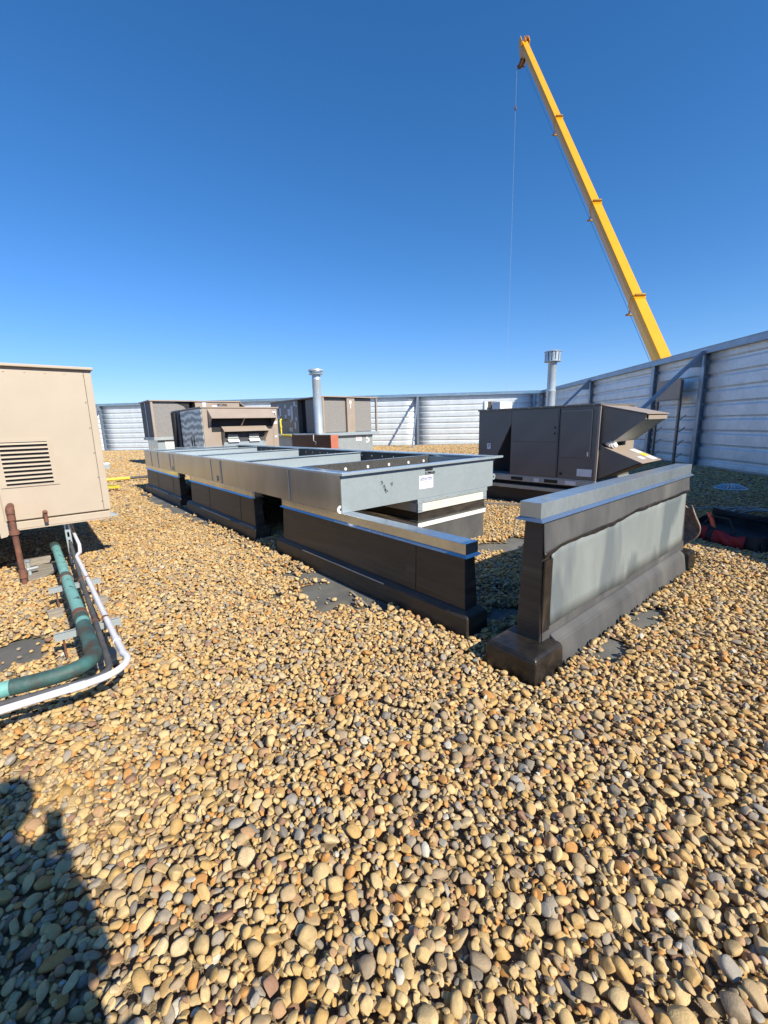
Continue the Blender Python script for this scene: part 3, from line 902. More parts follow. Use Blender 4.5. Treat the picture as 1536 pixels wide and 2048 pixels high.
# -- side curb wall in three lengths below the long steel frame
segs = [(1.70, 4.66, 1.77, 4.54), (5.30, 8.50, 5.38, 8.28), (8.96, 12.22, 9.06, 12.08)]
labs = ['nearest black side curb wall with silver rail, its near end sticking out past the steel frame',
        'middle black side curb wall under the long steel frame',
        'farthest black side curb wall under the far end of the steel frame']
for (f0, f1, b0, b1), lb in zip(segs, labs):
    t = thing('side_curb', (2.26, (f0+f1)/2, 0), lb, 'wall', 'black curb walls under the long side of the steel frame')
    b = MB(); b.frustum((2.19, 2.332, b0-0.01, b1+0.01), (2.205, 2.315, b0+0.01, b1-0.01), 0.15, 0.59)
    b.build('wall_core', M['edpm'], t, bevel=0.006)
    b = MB(); b.frustum((2.138, 2.378, f0, f1), (2.146, 2.372, f0+0.006, f1-0.006), 0, 0.165)
    b.frustum((2.147, 2.371, f0+0.007, f1-0.007), (2.185, 2.335, f0+0.05, f1-0.05), 0.164, 0.20)
    b.build('foot', M['edpm'], t, bevel=0.008)
    b = MB()
    for i in range(1 if b1-b0 < 2.85 else 2):            # membrane laps stand slightly proud
        yy = b0+0.55+1.35*i
        b.bar((2.1905, yy, 0.21), (2.2045, yy, 0.585), 0.0055, 0.11, up=(0, 1, 0))
    b.build('lap_seam', M['edpm'], t)
    e0, e1 = b0-0.01, b1-0.02
    MB().box(2.189, 2.3245, e0, e1, 0.6065, 0.685).build('rail', M['galv_rail'], t, bevel=0.002)
    MB().frustum((2.167, 2.346, e0-0.022, e1+0.02), (2.1885, 2.325, e0-0.001, e1+0.001), 0.588, 0.6065).build('rail_flange', M['galv_rail'], t)
    b = MB(); b.bar((2.141, f0+0.9, 0.172), (2.141, min(f1-0.2, f0+2.3), 0.174), 0.006, 0.010); b.build('termination_bar', M['galv_dull'], t)
MB().bar((1.98, 2.62, 0.012), (2.06, 2.98, 0.012), 0.02, 0.006).build('wood_lath', M['wood'], label='thin pale lath lying on bare membrane beside the nearest side curb', cat='lath')

# -- far-side curb added to block light, and the flashed end box under the frame
t = thing('light_block_curb', (4.40, 8.8, 0), 'long dark curb added unseen under the far edge of the steel frame to block light', 'wall')
MB().box(4.33, 4.46, 5.45, 12.05, 0, 0.66).build('wall_core', M['edpm'], t)
MB().box(4.325, 4.465, 5.44, 12.06, 0.66, 0.684).build('rail', M['galv_rail'], t)
t = thing('end_curb', (3.84, 4.3, 0), 'square curb with cream and white flashing bands under the near end of the steel frame', 'curb')
MB().box(3.235, 4.445, 3.285, 5.40, 0.0, 0.355).build('curb_skirt', M['edpm_dusty'], t, bevel=0.004)
MB().box(3.215, 4.462, 3.268, 5.41, 0.352, 0.412).build('white_band', M['white'], t, bevel=0.003)
MB().box(3.205, 4.470, 3.262, 5.415, 0.412, 0.428).build('drip_edge', M['galv_rail'], t)
MB().box(3.232, 4.448, 3.284, 5.40, 0.428, 0.532).build('membrane_band', M['edpm'], t)
MB().box(3.215, 4.462, 3.266, 5.41, 0.532, 0.632).build('cream_band', M['cream'], t, bevel=0.002)
for cx in (3.214, 4.394):
    MB().box(cx, cx+0.07, 3.2625, 3.29, 0.53, 0.634).build('corner_clip', M['galv'], t)
MB().box(3.205, 4.472, 3.258, 5.42, 0.634, 0.683).build('top_flashing', M['galv'], t, bevel=0.002)
for x, z in [(3.23, 0.56), (3.26, 0.56), (4.42, 0.56), (4.45, 0.56)]+[(3.3+i*0.2, 0.66) for i in range(6)]:
    MB().tube([(x, 3.262, z), (x, 3.252, z)], 0.006, 8).build('screw', M['galv_dull'], t)

# ================================================================== STEEL FRAME (curb adapter)
fm = thing('roof_curb_adapter', (3.4, 7.6, 0.685), 'long open galvanised steel frame with cross beams lying on the black curbs', 'curb adapter')
XA, XB, YA, YB, ZA, ZB = 2.188, 4.595, 3.262, 12.04, 0.686, 1.045
th_ = 0.006
# the long shaded side is three sheets lapped at welded joints
yj = [YA, 6.55, 9.3, YB]
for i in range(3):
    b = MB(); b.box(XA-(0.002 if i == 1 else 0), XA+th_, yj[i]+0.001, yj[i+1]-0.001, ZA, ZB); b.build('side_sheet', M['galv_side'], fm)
MB().box(XB-th_, XB, YA+0.01, YB-0.01, ZA, ZB).build('side_sheet', M['galv'], fm)
MB().box(XA+th_+0.001, XB-th_-0.001, YA, YA+th_, ZA, ZB).build('end_sheet', M['galv'], fm)
MB().box(XA+th_+0.001, XB-th_-0.001, YB-th_, YB, ZA, ZB).build('end_sheet', M['galv'], fm)
# outward top flanges (angle profile: flat top with a short lip)
b = MB(); b.box(XA-0.004, XB+0.15, YA-0.045, YA+0.05, ZB+0.001, ZB+0.026); b.build('top_flange', M['galv'], fm, bevel=0.002)
b = MB(); b.box(XB-0.03, XB+0.15, YA+0.052, YB+0.05, ZB+0.001, ZB+0.024); b.build('top_flange', M['galv'], fm)
b = MB(); b.box(XA-0.006, XA+0.045, YA+0.052, YB+0.05, ZB+0.001, ZB+0.022); b.build('top_flange', M['galv'], fm)
b = MB(); b.box(XA-0.05, XB+0.15, YB-0.03, YB+0.14, ZB+0.0235, ZB+0.03); b.build('top_flange', M['galv'], fm)
# stacked inner ledges in the near-left corner
for i, dx in enumerate((0.055, 0.095, 0.135)):
    b = MB(); b.box(XA+dx, XA+dx+0.03, YA+0.02+0.25*i*0.2, 4.25, ZB-0.01+0.002*i, ZB+0.02); b.build('inner_ledge', M['galv_rail'], fm)
# cross beams (channel: face + top lip)
for i, y in enumerate((5.96, 8.20, 10.38, 11.66)):
    b = MB()
    x0, x1 = XA+0.05, XB-0.14
    b.box(x0, x1, y, y+0.006, ZA+0.03, ZB+0.004)
    b.box(x0, x1, y-0.03, y+0.05, ZB+0.004, ZB+0.012)
    b.box(x0, x1, y+0.05, y+0.056, ZA+0.03, ZB+0.012)
    b.build('cross_beam', M['galv'], fm)
# lined divider nearest the viewer, with insulation pins
dv_ = MB(); dv_.box(XA+0.19, XB-0.16, 4.27, 4.31, ZA+0.02, ZB+0.012)
div = dv_.build('lined_divider', M['liner'], fm)
MB().box(XA+0.19, XB-0.16, 4.268, 4.312, ZB+0.012, ZB+0.018).build('edge_strip', M['galv_rail'], div)
for x in (2.55, 2.95, 3.30, 3.66, 4.02, 4.32):
    MB().tube([(x, 4.268, 0.985), (x, 4.262, 0.985)], 0.020, 12).build('insulation_pin', M['white'], div)
MB().box(XB-0.17, XB-0.16, 3.35, 4.27, ZA+0.03, ZB+0.0).build('inner_sheet', M['galv_dull'], fm)
# black lining of the far inside wall
ln = MB().box(XB-0.055, XB-0.02, 4.33, YB-0.03, ZA+0.02, ZB+0.006).build('black_lining', M['black'], fm)
for i in range(26):
    y = 4.6+i*0.285
    for z in (0.99, 0.80):
        if z < 0.9 and i % 3: continue
        MB().tube([(XB-0.0555, y, z), (XB-0.061, y, z)], 0.013, 8).build('insulation_pin', M['white'], ln)
MB().box(XA+0.03, XB-0.06, YA+0.05, YB-0.05, ZA+0.004, ZA+0.012).build('floor_pan', M['galv_dull'], fm)
# vertical welded laps and stiffener beads on the long side
for y in (6.50, 6.95, 9.26, 9.55, 10.6, 11.3, 4.30):
    MB().box(XA-0.006, XA-0.0005, y-0.012, y+0.012, ZA+0.01, ZB-0.004).build('weld_seam', M['galv_dull'], fm)
# lifting lugs
def lug(x, y, z, nrm):
    n_ = Vector(nrm); b = MB()
    c = Vector((x, y, z)); t_ = Vector((0, 0, 1)).cross(n_).normalized()
    pts = []
    for k in range(20):
        a_ = 2*math.pi*k/20
        pts.append((math.cos(a_)*0.040, math.sin(a_)*0.040))
    inner = [(p[0]*0.36, p[1]*0.36) for p in pts]
    vs = [c+t_*p[0]+Vector((0, 0, p[1])) for p in pts]+[c+t_*p[0]+Vector((0, 0, p[1])) for p in inner]
    vs += [v+n_*0.008 for v in vs]
    fs = []
    for k in range(20):
        k2 = (k+1) % 20
        fs += [(k, k2, 20+k2, 20+k), (40+k, 60+k, 60+k2, 40+k2), (k, 40+k, 40+k2, k2), (20+k, 20+k2, 60+k2, 60+k)]
    b.add(vs, fs)
    return b
lug(XA-0.002, YA+0.015, 0.722, (-0.08, -1, 0)).build('lifting_lug', M['white'], fm)
for y in (6.72, 9.42):
    b = lug(XA-0.012, y, 0.752, (-1, 0, 0)); b.build('lifting_lug', M['galv'], fm)
lug(XB+0.03, YA+0.02, 0.80, (0, -1, 0)).build('lifting_lug', M['galv'], fm)
# paper label and stencil on the near end
lab = MB().box(3.232, 3.455, YA-0.0025, YA-0.0008, 0.795, 0.942).build('paper_label', M['paper'], fm)
MB().box(3.252, 3.437, YA-0.004, YA-0.0028, 0.888, 0.914).build('blue_stripe', M['blue'], lab)
text(lab, 'Cambridgeport', faceM((3.344, YA-0.0045, 0.901), (0, -1, 0)), 0.029, M['paper'], bold=True)
MB().box(3.252, 3.437, YA-0.004, YA-0.0028, 0.923, 0.926).build('red_line', M['red_print'], lab)
MB().box(3.252, 3.437, YA-0.004, YA-0.0028, 0.870, 0.873).build('red_line', M['red_print'], lab)
text(fm, '308460', faceM((3.385, YA-0.003, 1.005), (0, -1, 0)), 0.043, M['ink'], bold=True)
text(fm, '11799-01', faceM((3.405, YA-0.003, 0.963), (0, -1, 0)), 0.043, M['ink'], bold=True)
text(fm, 'm', faceM((2.70, YA-0.003, 0.93), (0, -1, 0), R(-70)), 0.05, M['ink'], name='pen_scribble')
text(fm, 'mell', faceM((2.74, YA-0.003, 0.86), (0, -1, 0), R(-65)), 0.055, M['ink'], name='pen_scribble')
text(fm, 'lh', faceM((2.83, YA-0.003, 0.90), (0, -1, 0), R(-60)), 0.05, M['ink'], name='pen_scribble')

# ================================================================== ROOFTOP UNITS
def screws(parent, pts, nrm, r=0.007, mat='galv_dull'):
    n_ = Vector(nrm); first = None
    for p in pts:
        if first is None:
            first = MB().tube([Vector(p), Vector(p)+n_*0.006], r, 6).build('screw', M[mat], parent); f0 = Vector(p)
        else:
            c = first.copy(); col.objects.link(c); c.parent = parent; c.location = first.location + Vector(p)-f0

# ---- dark unit on the right
du = thing('rooftop_unit', (7.5, 4.0, 0), 'dark taupe rooftop air handling unit with open hoods, right of the steel frame', 'hvac unit')
MB().box(6.86, 8.10, 2.96, 5.12, 0, 0.29).build('curb', M['edpm'], du)
MB().box(6.82, 8.14, 2.93, 5.16, 0.29, 0.352).build('curb_flashing', M['galv_dull'], du)
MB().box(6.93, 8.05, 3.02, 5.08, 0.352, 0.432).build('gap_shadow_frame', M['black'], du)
br = MB().box(6.795, 8.17, 2.885, 5.19, 0.432, 0.522).build('base_rail', M['galv_dull'], du, bevel=0.003)
for y0, y1 in ((4.18, 4.42), (3.52, 3.76)):
    MB().box(6.790, 6.80, y0, y1, 0.448, 0.507).build('fork_slot', M['black'], br)
MB().box(6.790, 6.796, 3.86, 3.96, 0.445, 0.51).build('label', M['paper'], br)
MB().box(6.790, 6.796, 3.20, 3.38, 0.445, 0.51).build('label', M['paper'], br)
MB().box(6.80, 8.16, 2.90, 5.185, 0.523, 0.54).build('drain_pan', M['galv_dull'], du)
# body: main cabinet and the recessed condenser end
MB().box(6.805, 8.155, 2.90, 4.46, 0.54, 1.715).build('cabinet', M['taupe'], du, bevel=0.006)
MB().box(7.20, 8.155, 4.461, 5.18, 0.54, 1.715).build('condenser_section', M['black'], du)
b = MB(); b.prism([(6.805, 5.185, 1.715), (6.805, 5.185, 0.54), (6.805, 4.93, 0.54), (6.805, 4.463, 1.47), (6.805, 4.463, 1.715)], (0.02, 0, 0))
b.build('end_panel', M['taupe'], du, label='dark end panel cut on a slant over the open condenser end')
b = MB(); b.box(6.785, 8.18, 2.885, 5.205, 1.716, 1.745)
lid = b.build('lid', M['taupe'], du, bevel=0.004)
screws(lid, [(6.783, y, 1.728) for y in np.arange(3.0, 5.2, 0.22)], (-1, 0, 0), 0.008)
MB().box(6.80, 6.8045, 3.53, 3.545, 0.56, 1.70).build('panel_seam', M['black'], du)
MB().box(6.797, 6.8045, 3.565, 4.44, 0.56, 1.14).build('access_panel', M['taupe'], du, bevel=0.002)
MB().box(6.797, 6.8045, 3.565, 4.44, 1.155, 1.70).build('access_panel', M['taupe'], du, bevel=0.002)
dr = MB().box(6.792, 6.8045, 3.00, 3.50, 0.90, 1.655).build('access_door', M['taupe'], du, bevel=0.004)
MB().box(6.786, 6.792, 3.00, 3.012, 0.90, 1.655).build('door_edge', M['taupe_lit'], dr)
MB().box(6.786, 6.792, 3.014, 3.50, 1.643, 1.655).build('door_edge', M['taupe_lit'], dr)
MB().box(6.775, 6.792, 3.03, 3.05, 0.93, 1.00).build('door_handle', M['galv'], dr)
MB().box(6.794, 6.81, 2.888, 2.92, 0.55, 1.70).build('corner_post', M['taupe_lit'], du)
MB().box(6.798, 6.8045, 2.96, 3.20, 0.60, 0.72).build('label', M['paper'], du)
st_ = MB().box(6.798, 6.8045, 3.57, 3.65, 1.26, 1.42).build('arrow_sticker', M['paper'], du)
b = MB()
for zc, s_ in ((1.385, 1), (1.295, -1)):
    b.prism([(6.7965, 3.61-0.022, zc), (6.7965, 3.61+0.022, zc), (6.7965, 3.61, zc+0.028*s_)], (0.0012, 0, 0))
    b.box(6.7965, 6.7977, 3.602, 3.618, min(zc, zc-0.022*s_), max(zc, zc-0.022*s_))
b.build('arrow', M['ink'], st_)
s2 = MB().box(6.798, 6.8045, 4.90, 4.98, 1.00, 1.11).build('unit_sticker', M['paper'], du)
text(s2, '7', faceM((6.7965, 4.94, 1.055), (-1, 0, 0)), 0.09, M['blue'])
MB().tube([(6.796, 3.47, 0.62), (6.7885, 3.47, 0.62)], 0.022, 14).build('grommet', M['black'], du)
# hoods on the near side
xh0, xh1 = 6.88, 7.78
YF = 2.898
b = MB()
up = [(xh0, YF, 1.700), (xh0, 2.285, 1.555), (xh0, 2.285, 1.50), (xh0, 2.72, 1.15), (xh0, YF, 1.13)]
b.prism(up, (0.012, 0, 0)); b.build('hood_side', M['taupe'], du)
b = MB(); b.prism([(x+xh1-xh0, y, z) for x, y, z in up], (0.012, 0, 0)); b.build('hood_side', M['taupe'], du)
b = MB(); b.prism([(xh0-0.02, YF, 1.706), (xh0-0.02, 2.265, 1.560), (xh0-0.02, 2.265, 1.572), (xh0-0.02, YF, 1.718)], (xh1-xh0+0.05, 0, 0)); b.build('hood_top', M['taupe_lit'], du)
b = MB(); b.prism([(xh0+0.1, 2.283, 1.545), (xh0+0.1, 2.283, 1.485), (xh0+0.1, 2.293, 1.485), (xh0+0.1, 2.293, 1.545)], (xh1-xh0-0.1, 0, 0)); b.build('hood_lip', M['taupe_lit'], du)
b = MB(); b.prism([(xh0+0.02, 2.30, 1.49), (xh0+0.02, 2.72, 1.152), (xh0+0.02, 2.73, 1.165), (xh0+0.02, 2.31, 1.503)], (xh1-xh0-0.03, 0, 0)); b.build('filter_screen', M['galv_dull'], du)
lo = [(xh0, YF, 1.09), (xh0, 2.285, 0.845), (xh0, YF, 0.56)]
b = MB(); b.prism(lo, (0.012, 0, 0)); b.build('hood_side', M['taupe'], du)
b = MB(); b.prism([(x+0.80, y, z) for x, y, z in lo], (0.012, 0, 0)); b.build('hood_side', M['taupe'], du)
b = MB(); b.prism([(xh0-0.004, YF, 1.092), (xh0-0.004, 2.275, 0.842), (xh0-0.004, 2.275, 0.852), (xh0-0.004, YF, 1.104)], (0.82, 0, 0))
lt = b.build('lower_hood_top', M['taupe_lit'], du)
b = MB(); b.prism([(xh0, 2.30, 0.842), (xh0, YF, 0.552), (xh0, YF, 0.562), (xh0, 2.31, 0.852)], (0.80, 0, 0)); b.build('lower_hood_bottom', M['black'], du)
def on_lo(x0, x1, y0, y1, nm, mt):
    f = lambda y: 0.853+(y-2.275)*(1.104-0.852)/(YF-2.275)
    MB().add([(x0, y0, f(y0)+.002), (x1, y0, f(y0)+.002), (x1, y1, f(y1)+.002), (x0, y1, f(y1)+.002),
              (x0, y0, f(y0)+.004), (x1, y0, f(y0)+.004), (x1, y1, f(y1)+.004), (x0, y1, f(y1)+.004)],
             [(0, 1, 2, 3), (7, 6, 5, 4), (0, 4, 5, 1), (1, 5, 6, 2), (2, 6, 7, 3), (3, 7, 4, 0)]).build(nm, mt, lt)
on_lo(7.42, 7.62, 2.31, 2.42, 'label', M['paper']); on_lo(7.42, 7.62, 2.425, 2.52, 'label', M['yellow_label'])
on_lo(7.42, 7.62, 2.525, 2.66, 'label', M['paper']); on_lo(7.13, 7.28, 2.36, 2.44, 'label', M['paper'])
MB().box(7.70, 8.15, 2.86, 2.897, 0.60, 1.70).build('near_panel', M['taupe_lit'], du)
# crumpled paper wedged between the hoods
tg_ = MB(); 
def crum(u, v):
    x = 6.86+0.30*u; y = 2.76+0.08*(v-0.5)+0.03*math.sin(u*9); z = 1.135+0.03*math.sin(u*11+v*4)+0.025*math.cos(v*7+u*5)-0.03*u
    return (x, y, z)
tg_.grid(crum, 14, 6)
o = tg_.build('paper_scrap', M['paper'], label='crumpled white paper wedged between the hoods of the dark unit', cat='paper'); so = o.modifiers.new('t', 'SOLIDIFY'); so.thickness = 0.012
# boxes on top and the flue
MB().box(6.95, 7.15, 5.02, 5.10, 1.746, 1.90).build('electrical_box', M['taupe'], label='small dark box on top of the dark unit', cat='box')
MB().lathe((6.90, 5.12, 1.746), [(0.05, 0), (0.05, 0.12), (0.035, 0.16), (0.0, 0.165)], 12).build('plastic_cap', M['white'], smooth=True, label='small white round cap on the far corner of the dark unit', cat='cap')
MB().box(6.9, 7.3, 4.78, 4.96, 1.746, 1.88).build('junction_box', M['white'], label='white junction box on top of the dark unit', cat='box', bevel=0.005)
fl = thing('flue_pipe', (7.42, 4.06, 1.746), 'bright steel flue with louvred drum cap on top of the dark unit', 'flue')
MB().lathe((7.42, 4.06, 1.74), [(0.080, 0), (0.080, 0.27), (0.086, 0.28), (0.086, 0.30), (0.075, 0.31), (0.075, 0.80), (0.09, 0.83)], 28).build('pipe', M['flue'], fl, smooth=True)
dr_ = MB()
for k in range(14):
    a0 = 2*math.pi*k/14; a1 = a0+2*math.pi/14*0.72
    pts = []
    for a_ in (a0, (a0+a1)/2, a1):
        pts.append((7.42+0.132*math.cos(a_), 4.06+0.132*math.sin(a_), 2.545))
    for a_ in (a1, (a0+a1)/2, a0):
        pts.append((7.42+0.138*math.cos(a_), 4.06+0.138*math.sin(a_), 2.545))
    q = MB(); q.prism(pts, (0, 0, 0.165)); q.build('louvre_blade', M['flue'], fl)
MB().lathe((7.42, 4.06, 2.545), [(0.145, -0.006), (0.145, 0.003), (0.09, 0.004)], 28).build('drum_base', M['flue'], fl, smooth=True)
MB().lathe((7.42, 4.06, 2.705), [(0.150, 0), (0.150, 0.008), (0.08, 0.03), (0.001, 0.035)], 28).build('drum_top', M['flue'], fl, smooth=True)
MB().lathe((7.42, 4.06, 2.53), [(0.075, 0), (0.075, 0.17)], 20).build('inner_throat', M['galv_dull'], fl, smooth=True)

# ---- tan unit on the left
YT = 5.62
tu = thing('rooftop_unit', (-1.2, 6.6, 0.55), 'large faded tan rooftop unit with louvred vent at the left edge', 'hvac unit')
XR = 0.612
MB().frustum((-3.0, XR-0.005, YT+0.02, 8.4), (-3.0, XR+0.01, YT+0.02, 8.4), 0.64, 2.17).build('cabinet', M['tan'], tu, bevel=0.006)
MB().frustum((-0.30, XR-0.075, YT, YT+0.0195), (-0.30, XR-0.06, YT, YT+0.0195), 0.65, 2.135).build('front_panel', M['tan'], tu, bevel=0.003)
MB().box(-1.6, -0.306, YT, YT+0.0195, 0.65, 2.135).build('front_panel', M['tan'], tu, bevel=0.003)
MB().frustum((XR-0.071, XR-0.005, YT-0.001, YT+0.0195), (XR-0.056, XR+0.01, YT-0.001, YT+0.0195), 0.65, 2.135).build('corner_post', M['tan'], tu, bevel=0.003)
MB().box(-3.0, XR+0.03, YT-0.035, 8.45, 2.165, 2.192).build('lid', M['tan'], tu, bevel=0.004)
MB().box(-3.0, XR-0.02, YT-0.02, 8.4, 0.560, 0.632).build('base_rail', M['tan'], tu, bevel=0.004)
MB().box(-3.0, XR-0.03, YT-0.028, YT+0.02, 0.548, 0.559).build('rail_lip', M['tan'], tu)
MB().add([(XR-0.03, YT-0.01, 0.62), (XR+0.06, YT-0.02, 0.565), (XR-0.03, YT-0.01, 0.565), (XR-0.03, YT+0.12, 0.62), (XR+0.06, YT+0.12, 0.565), (XR-0.03, YT+0.12, 0.565)],
         [(0, 1, 2), (3, 5, 4), (0, 3, 4, 1), (1, 4, 5, 2), (2, 5, 3, 0)]).build('corner_bracket', M['galv'], tu)
screws(tu, [(XR-0.078, YT-0.001, z) for z in np.arange(0.75, 2.1, 0.27)], (0, -1, 0), 0.006, 'taupe')
screws(tu, [(x, YT-0.001, 2.118) for x in np.arange(-0.25, 0.6, 0.16)], (0, -1, 0), 0.006, 'tan')
MB().tube([(XR+0.012, YT+0.6, 1.80), (XR+0.05, YT+0.62, 1.86)], 0.014, 8).build('sensor', M['black'], tu)
# vent: frame, dark cavity, blades
vx0, vx1, vz0, vz1 = -0.235, 0.142, 1.005, 1.435
ve = MB()
ve.box(vx0-0.045, vx1+0.045, YT-0.010, YT-0.0005, vz1, vz1+0.03); ve.box(vx0-0.045, vx1+0.045, YT-0.010, YT-0.0005, vz0-0.02, vz0)
ve.box(vx0-0.045, vx0, YT-0.010, YT-0.0005, vz0+0.0002, vz1-0.0002); ve.box(vx1, vx1+0.045, YT-0.010, YT-0.0005, vz0+0.0002, vz1-0.0002)
vent = ve.build('vent', M['tan'], tu)
MB().box(vx0, vx1, YT-0.003, YT-0.0008, vz0, vz1).build('cavity', M['black'], vent)
for k in range(10):
    z = vz0+0.012+k*0.0425
    b = MB(); b.prism([(vx0, YT-0.004, z+0.026), (vx0, YT-0.022, z+0.010), (vx0, YT-0.024, z+0.010), (vx0, YT-0.006, z+0.028)], (vx1-vx0, 0, 0))
    b.build('blade', M['tan'], vent)
# lifting plate at the left edge
b = MB()
pts = [(-0.36, YT-0.03, 0.66), (-0.30, YT-0.03, 0.66), (-0.288, YT-0.03, 0.62), (-0.288, YT-0.03, 0.53), (-0.31, YT-0.03, 0.50), (-0.36, YT-0.03, 0.49)]
b.prism(pts, (0, 0.008, 0)); b.build('lifting_plate', M['tan'], tu)
# legs under the tan unit
for x, y in ((-1.4, 6.2), (-1.4, 8.0), (0.30, 8.1)):
    MB().box(x-0.05, x+0.05, y-0.05, y+0.05, 0.0, 0.56).build('support_leg', M['galv_dull'], tu)
# perforated strut standing below its front edge
ps = MB()
for i in range(7):
    z0 = 0.02+i*0.078
    ps.box(0.205, 0.209, 5.80, 5.842, z0, z0+0.05)
ps.box(0.2055, 0.2085, 5.795, 5.800, 0.02, 0.558); ps.box(0.2055, 0.2085, 5.842, 5.847, 0.02, 0.558)
ps.box(0.20, 0.2045, 5.795, 5.798, 0.02, 0.558)
T_ = MB()
for i in range(6):
    z0 = 0.03+i*0.088
    T_.box(0.16, 0.17, 5.70, 5.705, z0, z0+0.088); T_.box(0.19, 0.20, 5.70, 5.705, z0, z0+0.088); T_.box(0.1701, 0.1899, 5.7005, 5.7045, z0+0.055, z0+0.088)
T_.box(0.155, 0.16, 5.70, 5.74, 0.03, 0.558); T_.box(0.20, 0.205, 5.70, 5.74, 0.03, 0.558)
T_.build('perforated_strut', M['galv'], label='perforated steel strut standing under the tan unit behind the pipes', cat='strut')
# rusty drain pipe
rp = thing('drain_pipe', (-0.24, 5.33, 0.03), 'rusty iron drain pipe hanging in front of the tan unit', 'pipe')
MB().tube([(-0.24, 5.33, 0.045), (-0.24, 5.33, 0.785)], 0.024, 14).build('pipe', M['rust'], rp, smooth=True)
MB().tube([(-0.24, 5.33, 0.555), (-0.24, 5.33, 0.600)], 0.040, 14).build('coupling', M['rust'], rp, smooth=True, bevel=0.004)
MB().tube([(-0.24, 5.33, 0.11), (-0.24, 5.33, 0.20)], 0.033, 14).build('coupling', M['rust'], rp, smooth=True, bevel=0.004)
MB().tube([(-0.24, 5.33, 0.755), (-0.24, 5.345, 0.795), (-0.24, 5.39, 0.81), (-0.24, 5.60, 0.81)], [0.034, 0.036, 0.034, 0.028], 14).build('elbow', M['rust'], rp, smooth=True)
MB().tube([(-0.24, 5.33, 0.70), (-0.24, 5.33, 0.755)], 0.033, 14).build('collar', M['rust'], rp, smooth=True)
np_ = thing('pipe_nipple', (0.018, 5.55, 0.62), 'short rusty capped pipe stub on the base of the tan unit', 'pipe')
MB().tube([(0.018, 5.615, 0.70), (0.018, 5.56, 0.71), (0.018, 5.545, 0.695)], [0.018, 0.022, 0.02], 12).build('elbow', M['rust'], np_, smooth=True)
MB().tube([(0.018, 5.545, 0.69), (0.018, 5.545, 0.605)], 0.018, 12).build('pipe', M['rust'], np_, smooth=True)

# ---- timber under it
def plank(cx, cy, z, l, w_, h_, ang, label, cat='plank'):
    Mx_ = Matrix.Translation((cx, cy, z)) @ Matrix.Rotation(R(ang), 4, 'Z')
    return MB().box(-l/2, l/2, -w_/2, w_/2, 0, h_, Mx_).build('plank', M['wood'], label=label, cat=cat, bevel=0.004)
plank(-0.11, 5.70, 0.03, 0.55, 0.26, 0.03, 68, 'flat weathered board on the gravel beneath the front of the tan unit')
plank(-0.16, 6.15, 0.03, 0.30, 0.09, 0.08, 8, 'short timber block behind the rusty drain pipe', 'block')
plank(-0.045, 4.17, 0.03, 0.10, 0.09, 0.07, 5, 'small timber block under the left leg of the farther pipe support', 'block')
plank(0.27, 4.23, 0.03, 0.10, 0.09, 0.07, 5, 'small timber block under the right leg of the farther pipe support', 'block')
plank(0.10, 3.07, 0.035, 0.36, 0.10, 0.06, 12, 'long timber block under the nearer pipe support', 'block')
g_ = thing('gate_valve', (-0.19, 5.62, 0.05), 'small grey valve fitting on the gravel behind the rusty pipe', 'valve')
MB().tube([(-0.20, 5.62, 0.06), (-0.20, 5.62, 0.20)], 0.016, 10).build('stem', M['galv'], g_, smooth=True)
MB().tube([(-0.26, 5.60, 0.12), (-0.13, 5.64, 0.12)], 0.020, 10).build('body', M['galv_dull'], g_, smooth=True)
MB().lathe((-0.20, 5.62, 0.20), [(0.02, 0), (0.03, 0.006), (0.03, 0.02), (0.01, 0.03)], 12).build('knob', M['galv_dull'], g_, smooth=True)

# ---- pipe run
def arc(c, r_, a0, a1, z, n=9):
    return [(c[0]+r_*math.cos(R(a0+(a1-a0)*i/n)), c[1]+r_*math.sin(R(a0+(a1-a0)*i/n)), z) for i in range(n+1)]
sup_lab = ['galvanised channel support with rusty legs, the farther one under the pipes', 'galvanised channel support with rusty legs, the nearer one under the pipes']
for (ys, xl, xr), lb in zip(((4.33, -0.06, 0.302), (3.265, -0.066, 0.302)), sup_lab):
    t = thing('pipe_support', (0.12, ys, 0.03), lb, 'support', 'channel supports under the pipe run')
    b = MB()
    b.box(xl, xr, ys-0.021, ys-0.018, 0.20, 0.241); b.box(xl, xr, ys+0.018, ys+0.021, 0.20, 0.241); b.box(xl, xr, ys-0.0178, ys+0.0178, 0.20, 0.203)
    b.box(xl, xr, ys-0.0178, ys-0.010, 0.2375, 0.241); b.box(xl, xr, ys+0.010, ys+0.0178, 0.2375, 0.241)
    b.build('channel', M['galv'], t)
    for x in (xl+0.045, xr-0.03):
        MB().tube([(x, ys, 0.06), (x, ys, 0.1995)], 0.006, 8).build('threaded_leg', M['rust'], t, smooth=True)
zt_ = 0.241+0.048
tp = thing('refrigerant_pipe', (0.07, 4.2, 0.2), 'thick verdigris copper pipe elbowing left across the channel supports', 'pipe')
MB().tube([(0.052, 5.64, zt_), (0.062, 5.0, zt_), (0.07, 4.45, zt_)], 0.037, 20).build('pipe', M['teal'], tp, smooth=True)
MB().tube([(0.071, 4.36, zt_), (0.076, 4.0, zt_), (0.090, 3.40, zt_)], 0.0385, 20).build('pipe', M['teal'], tp, smooth=True)
MB().tube([(0.091, 3.34, zt_), (0.094, 3.18, zt_)], 0.0385, 20).build('pipe', M['teal'], tp, smooth=True)
MB().tube([(0.094, 3.18, zt_), (0.098, 2.85, zt_)]+arc((-0.045, 2.715), 0.145, 15, -88, zt_)+[(-0.12, 2.574, zt_), (-0.25, 2.60, zt_)], 0.040, 20).build('elbow', M['verdigris'], tp, smooth=True)
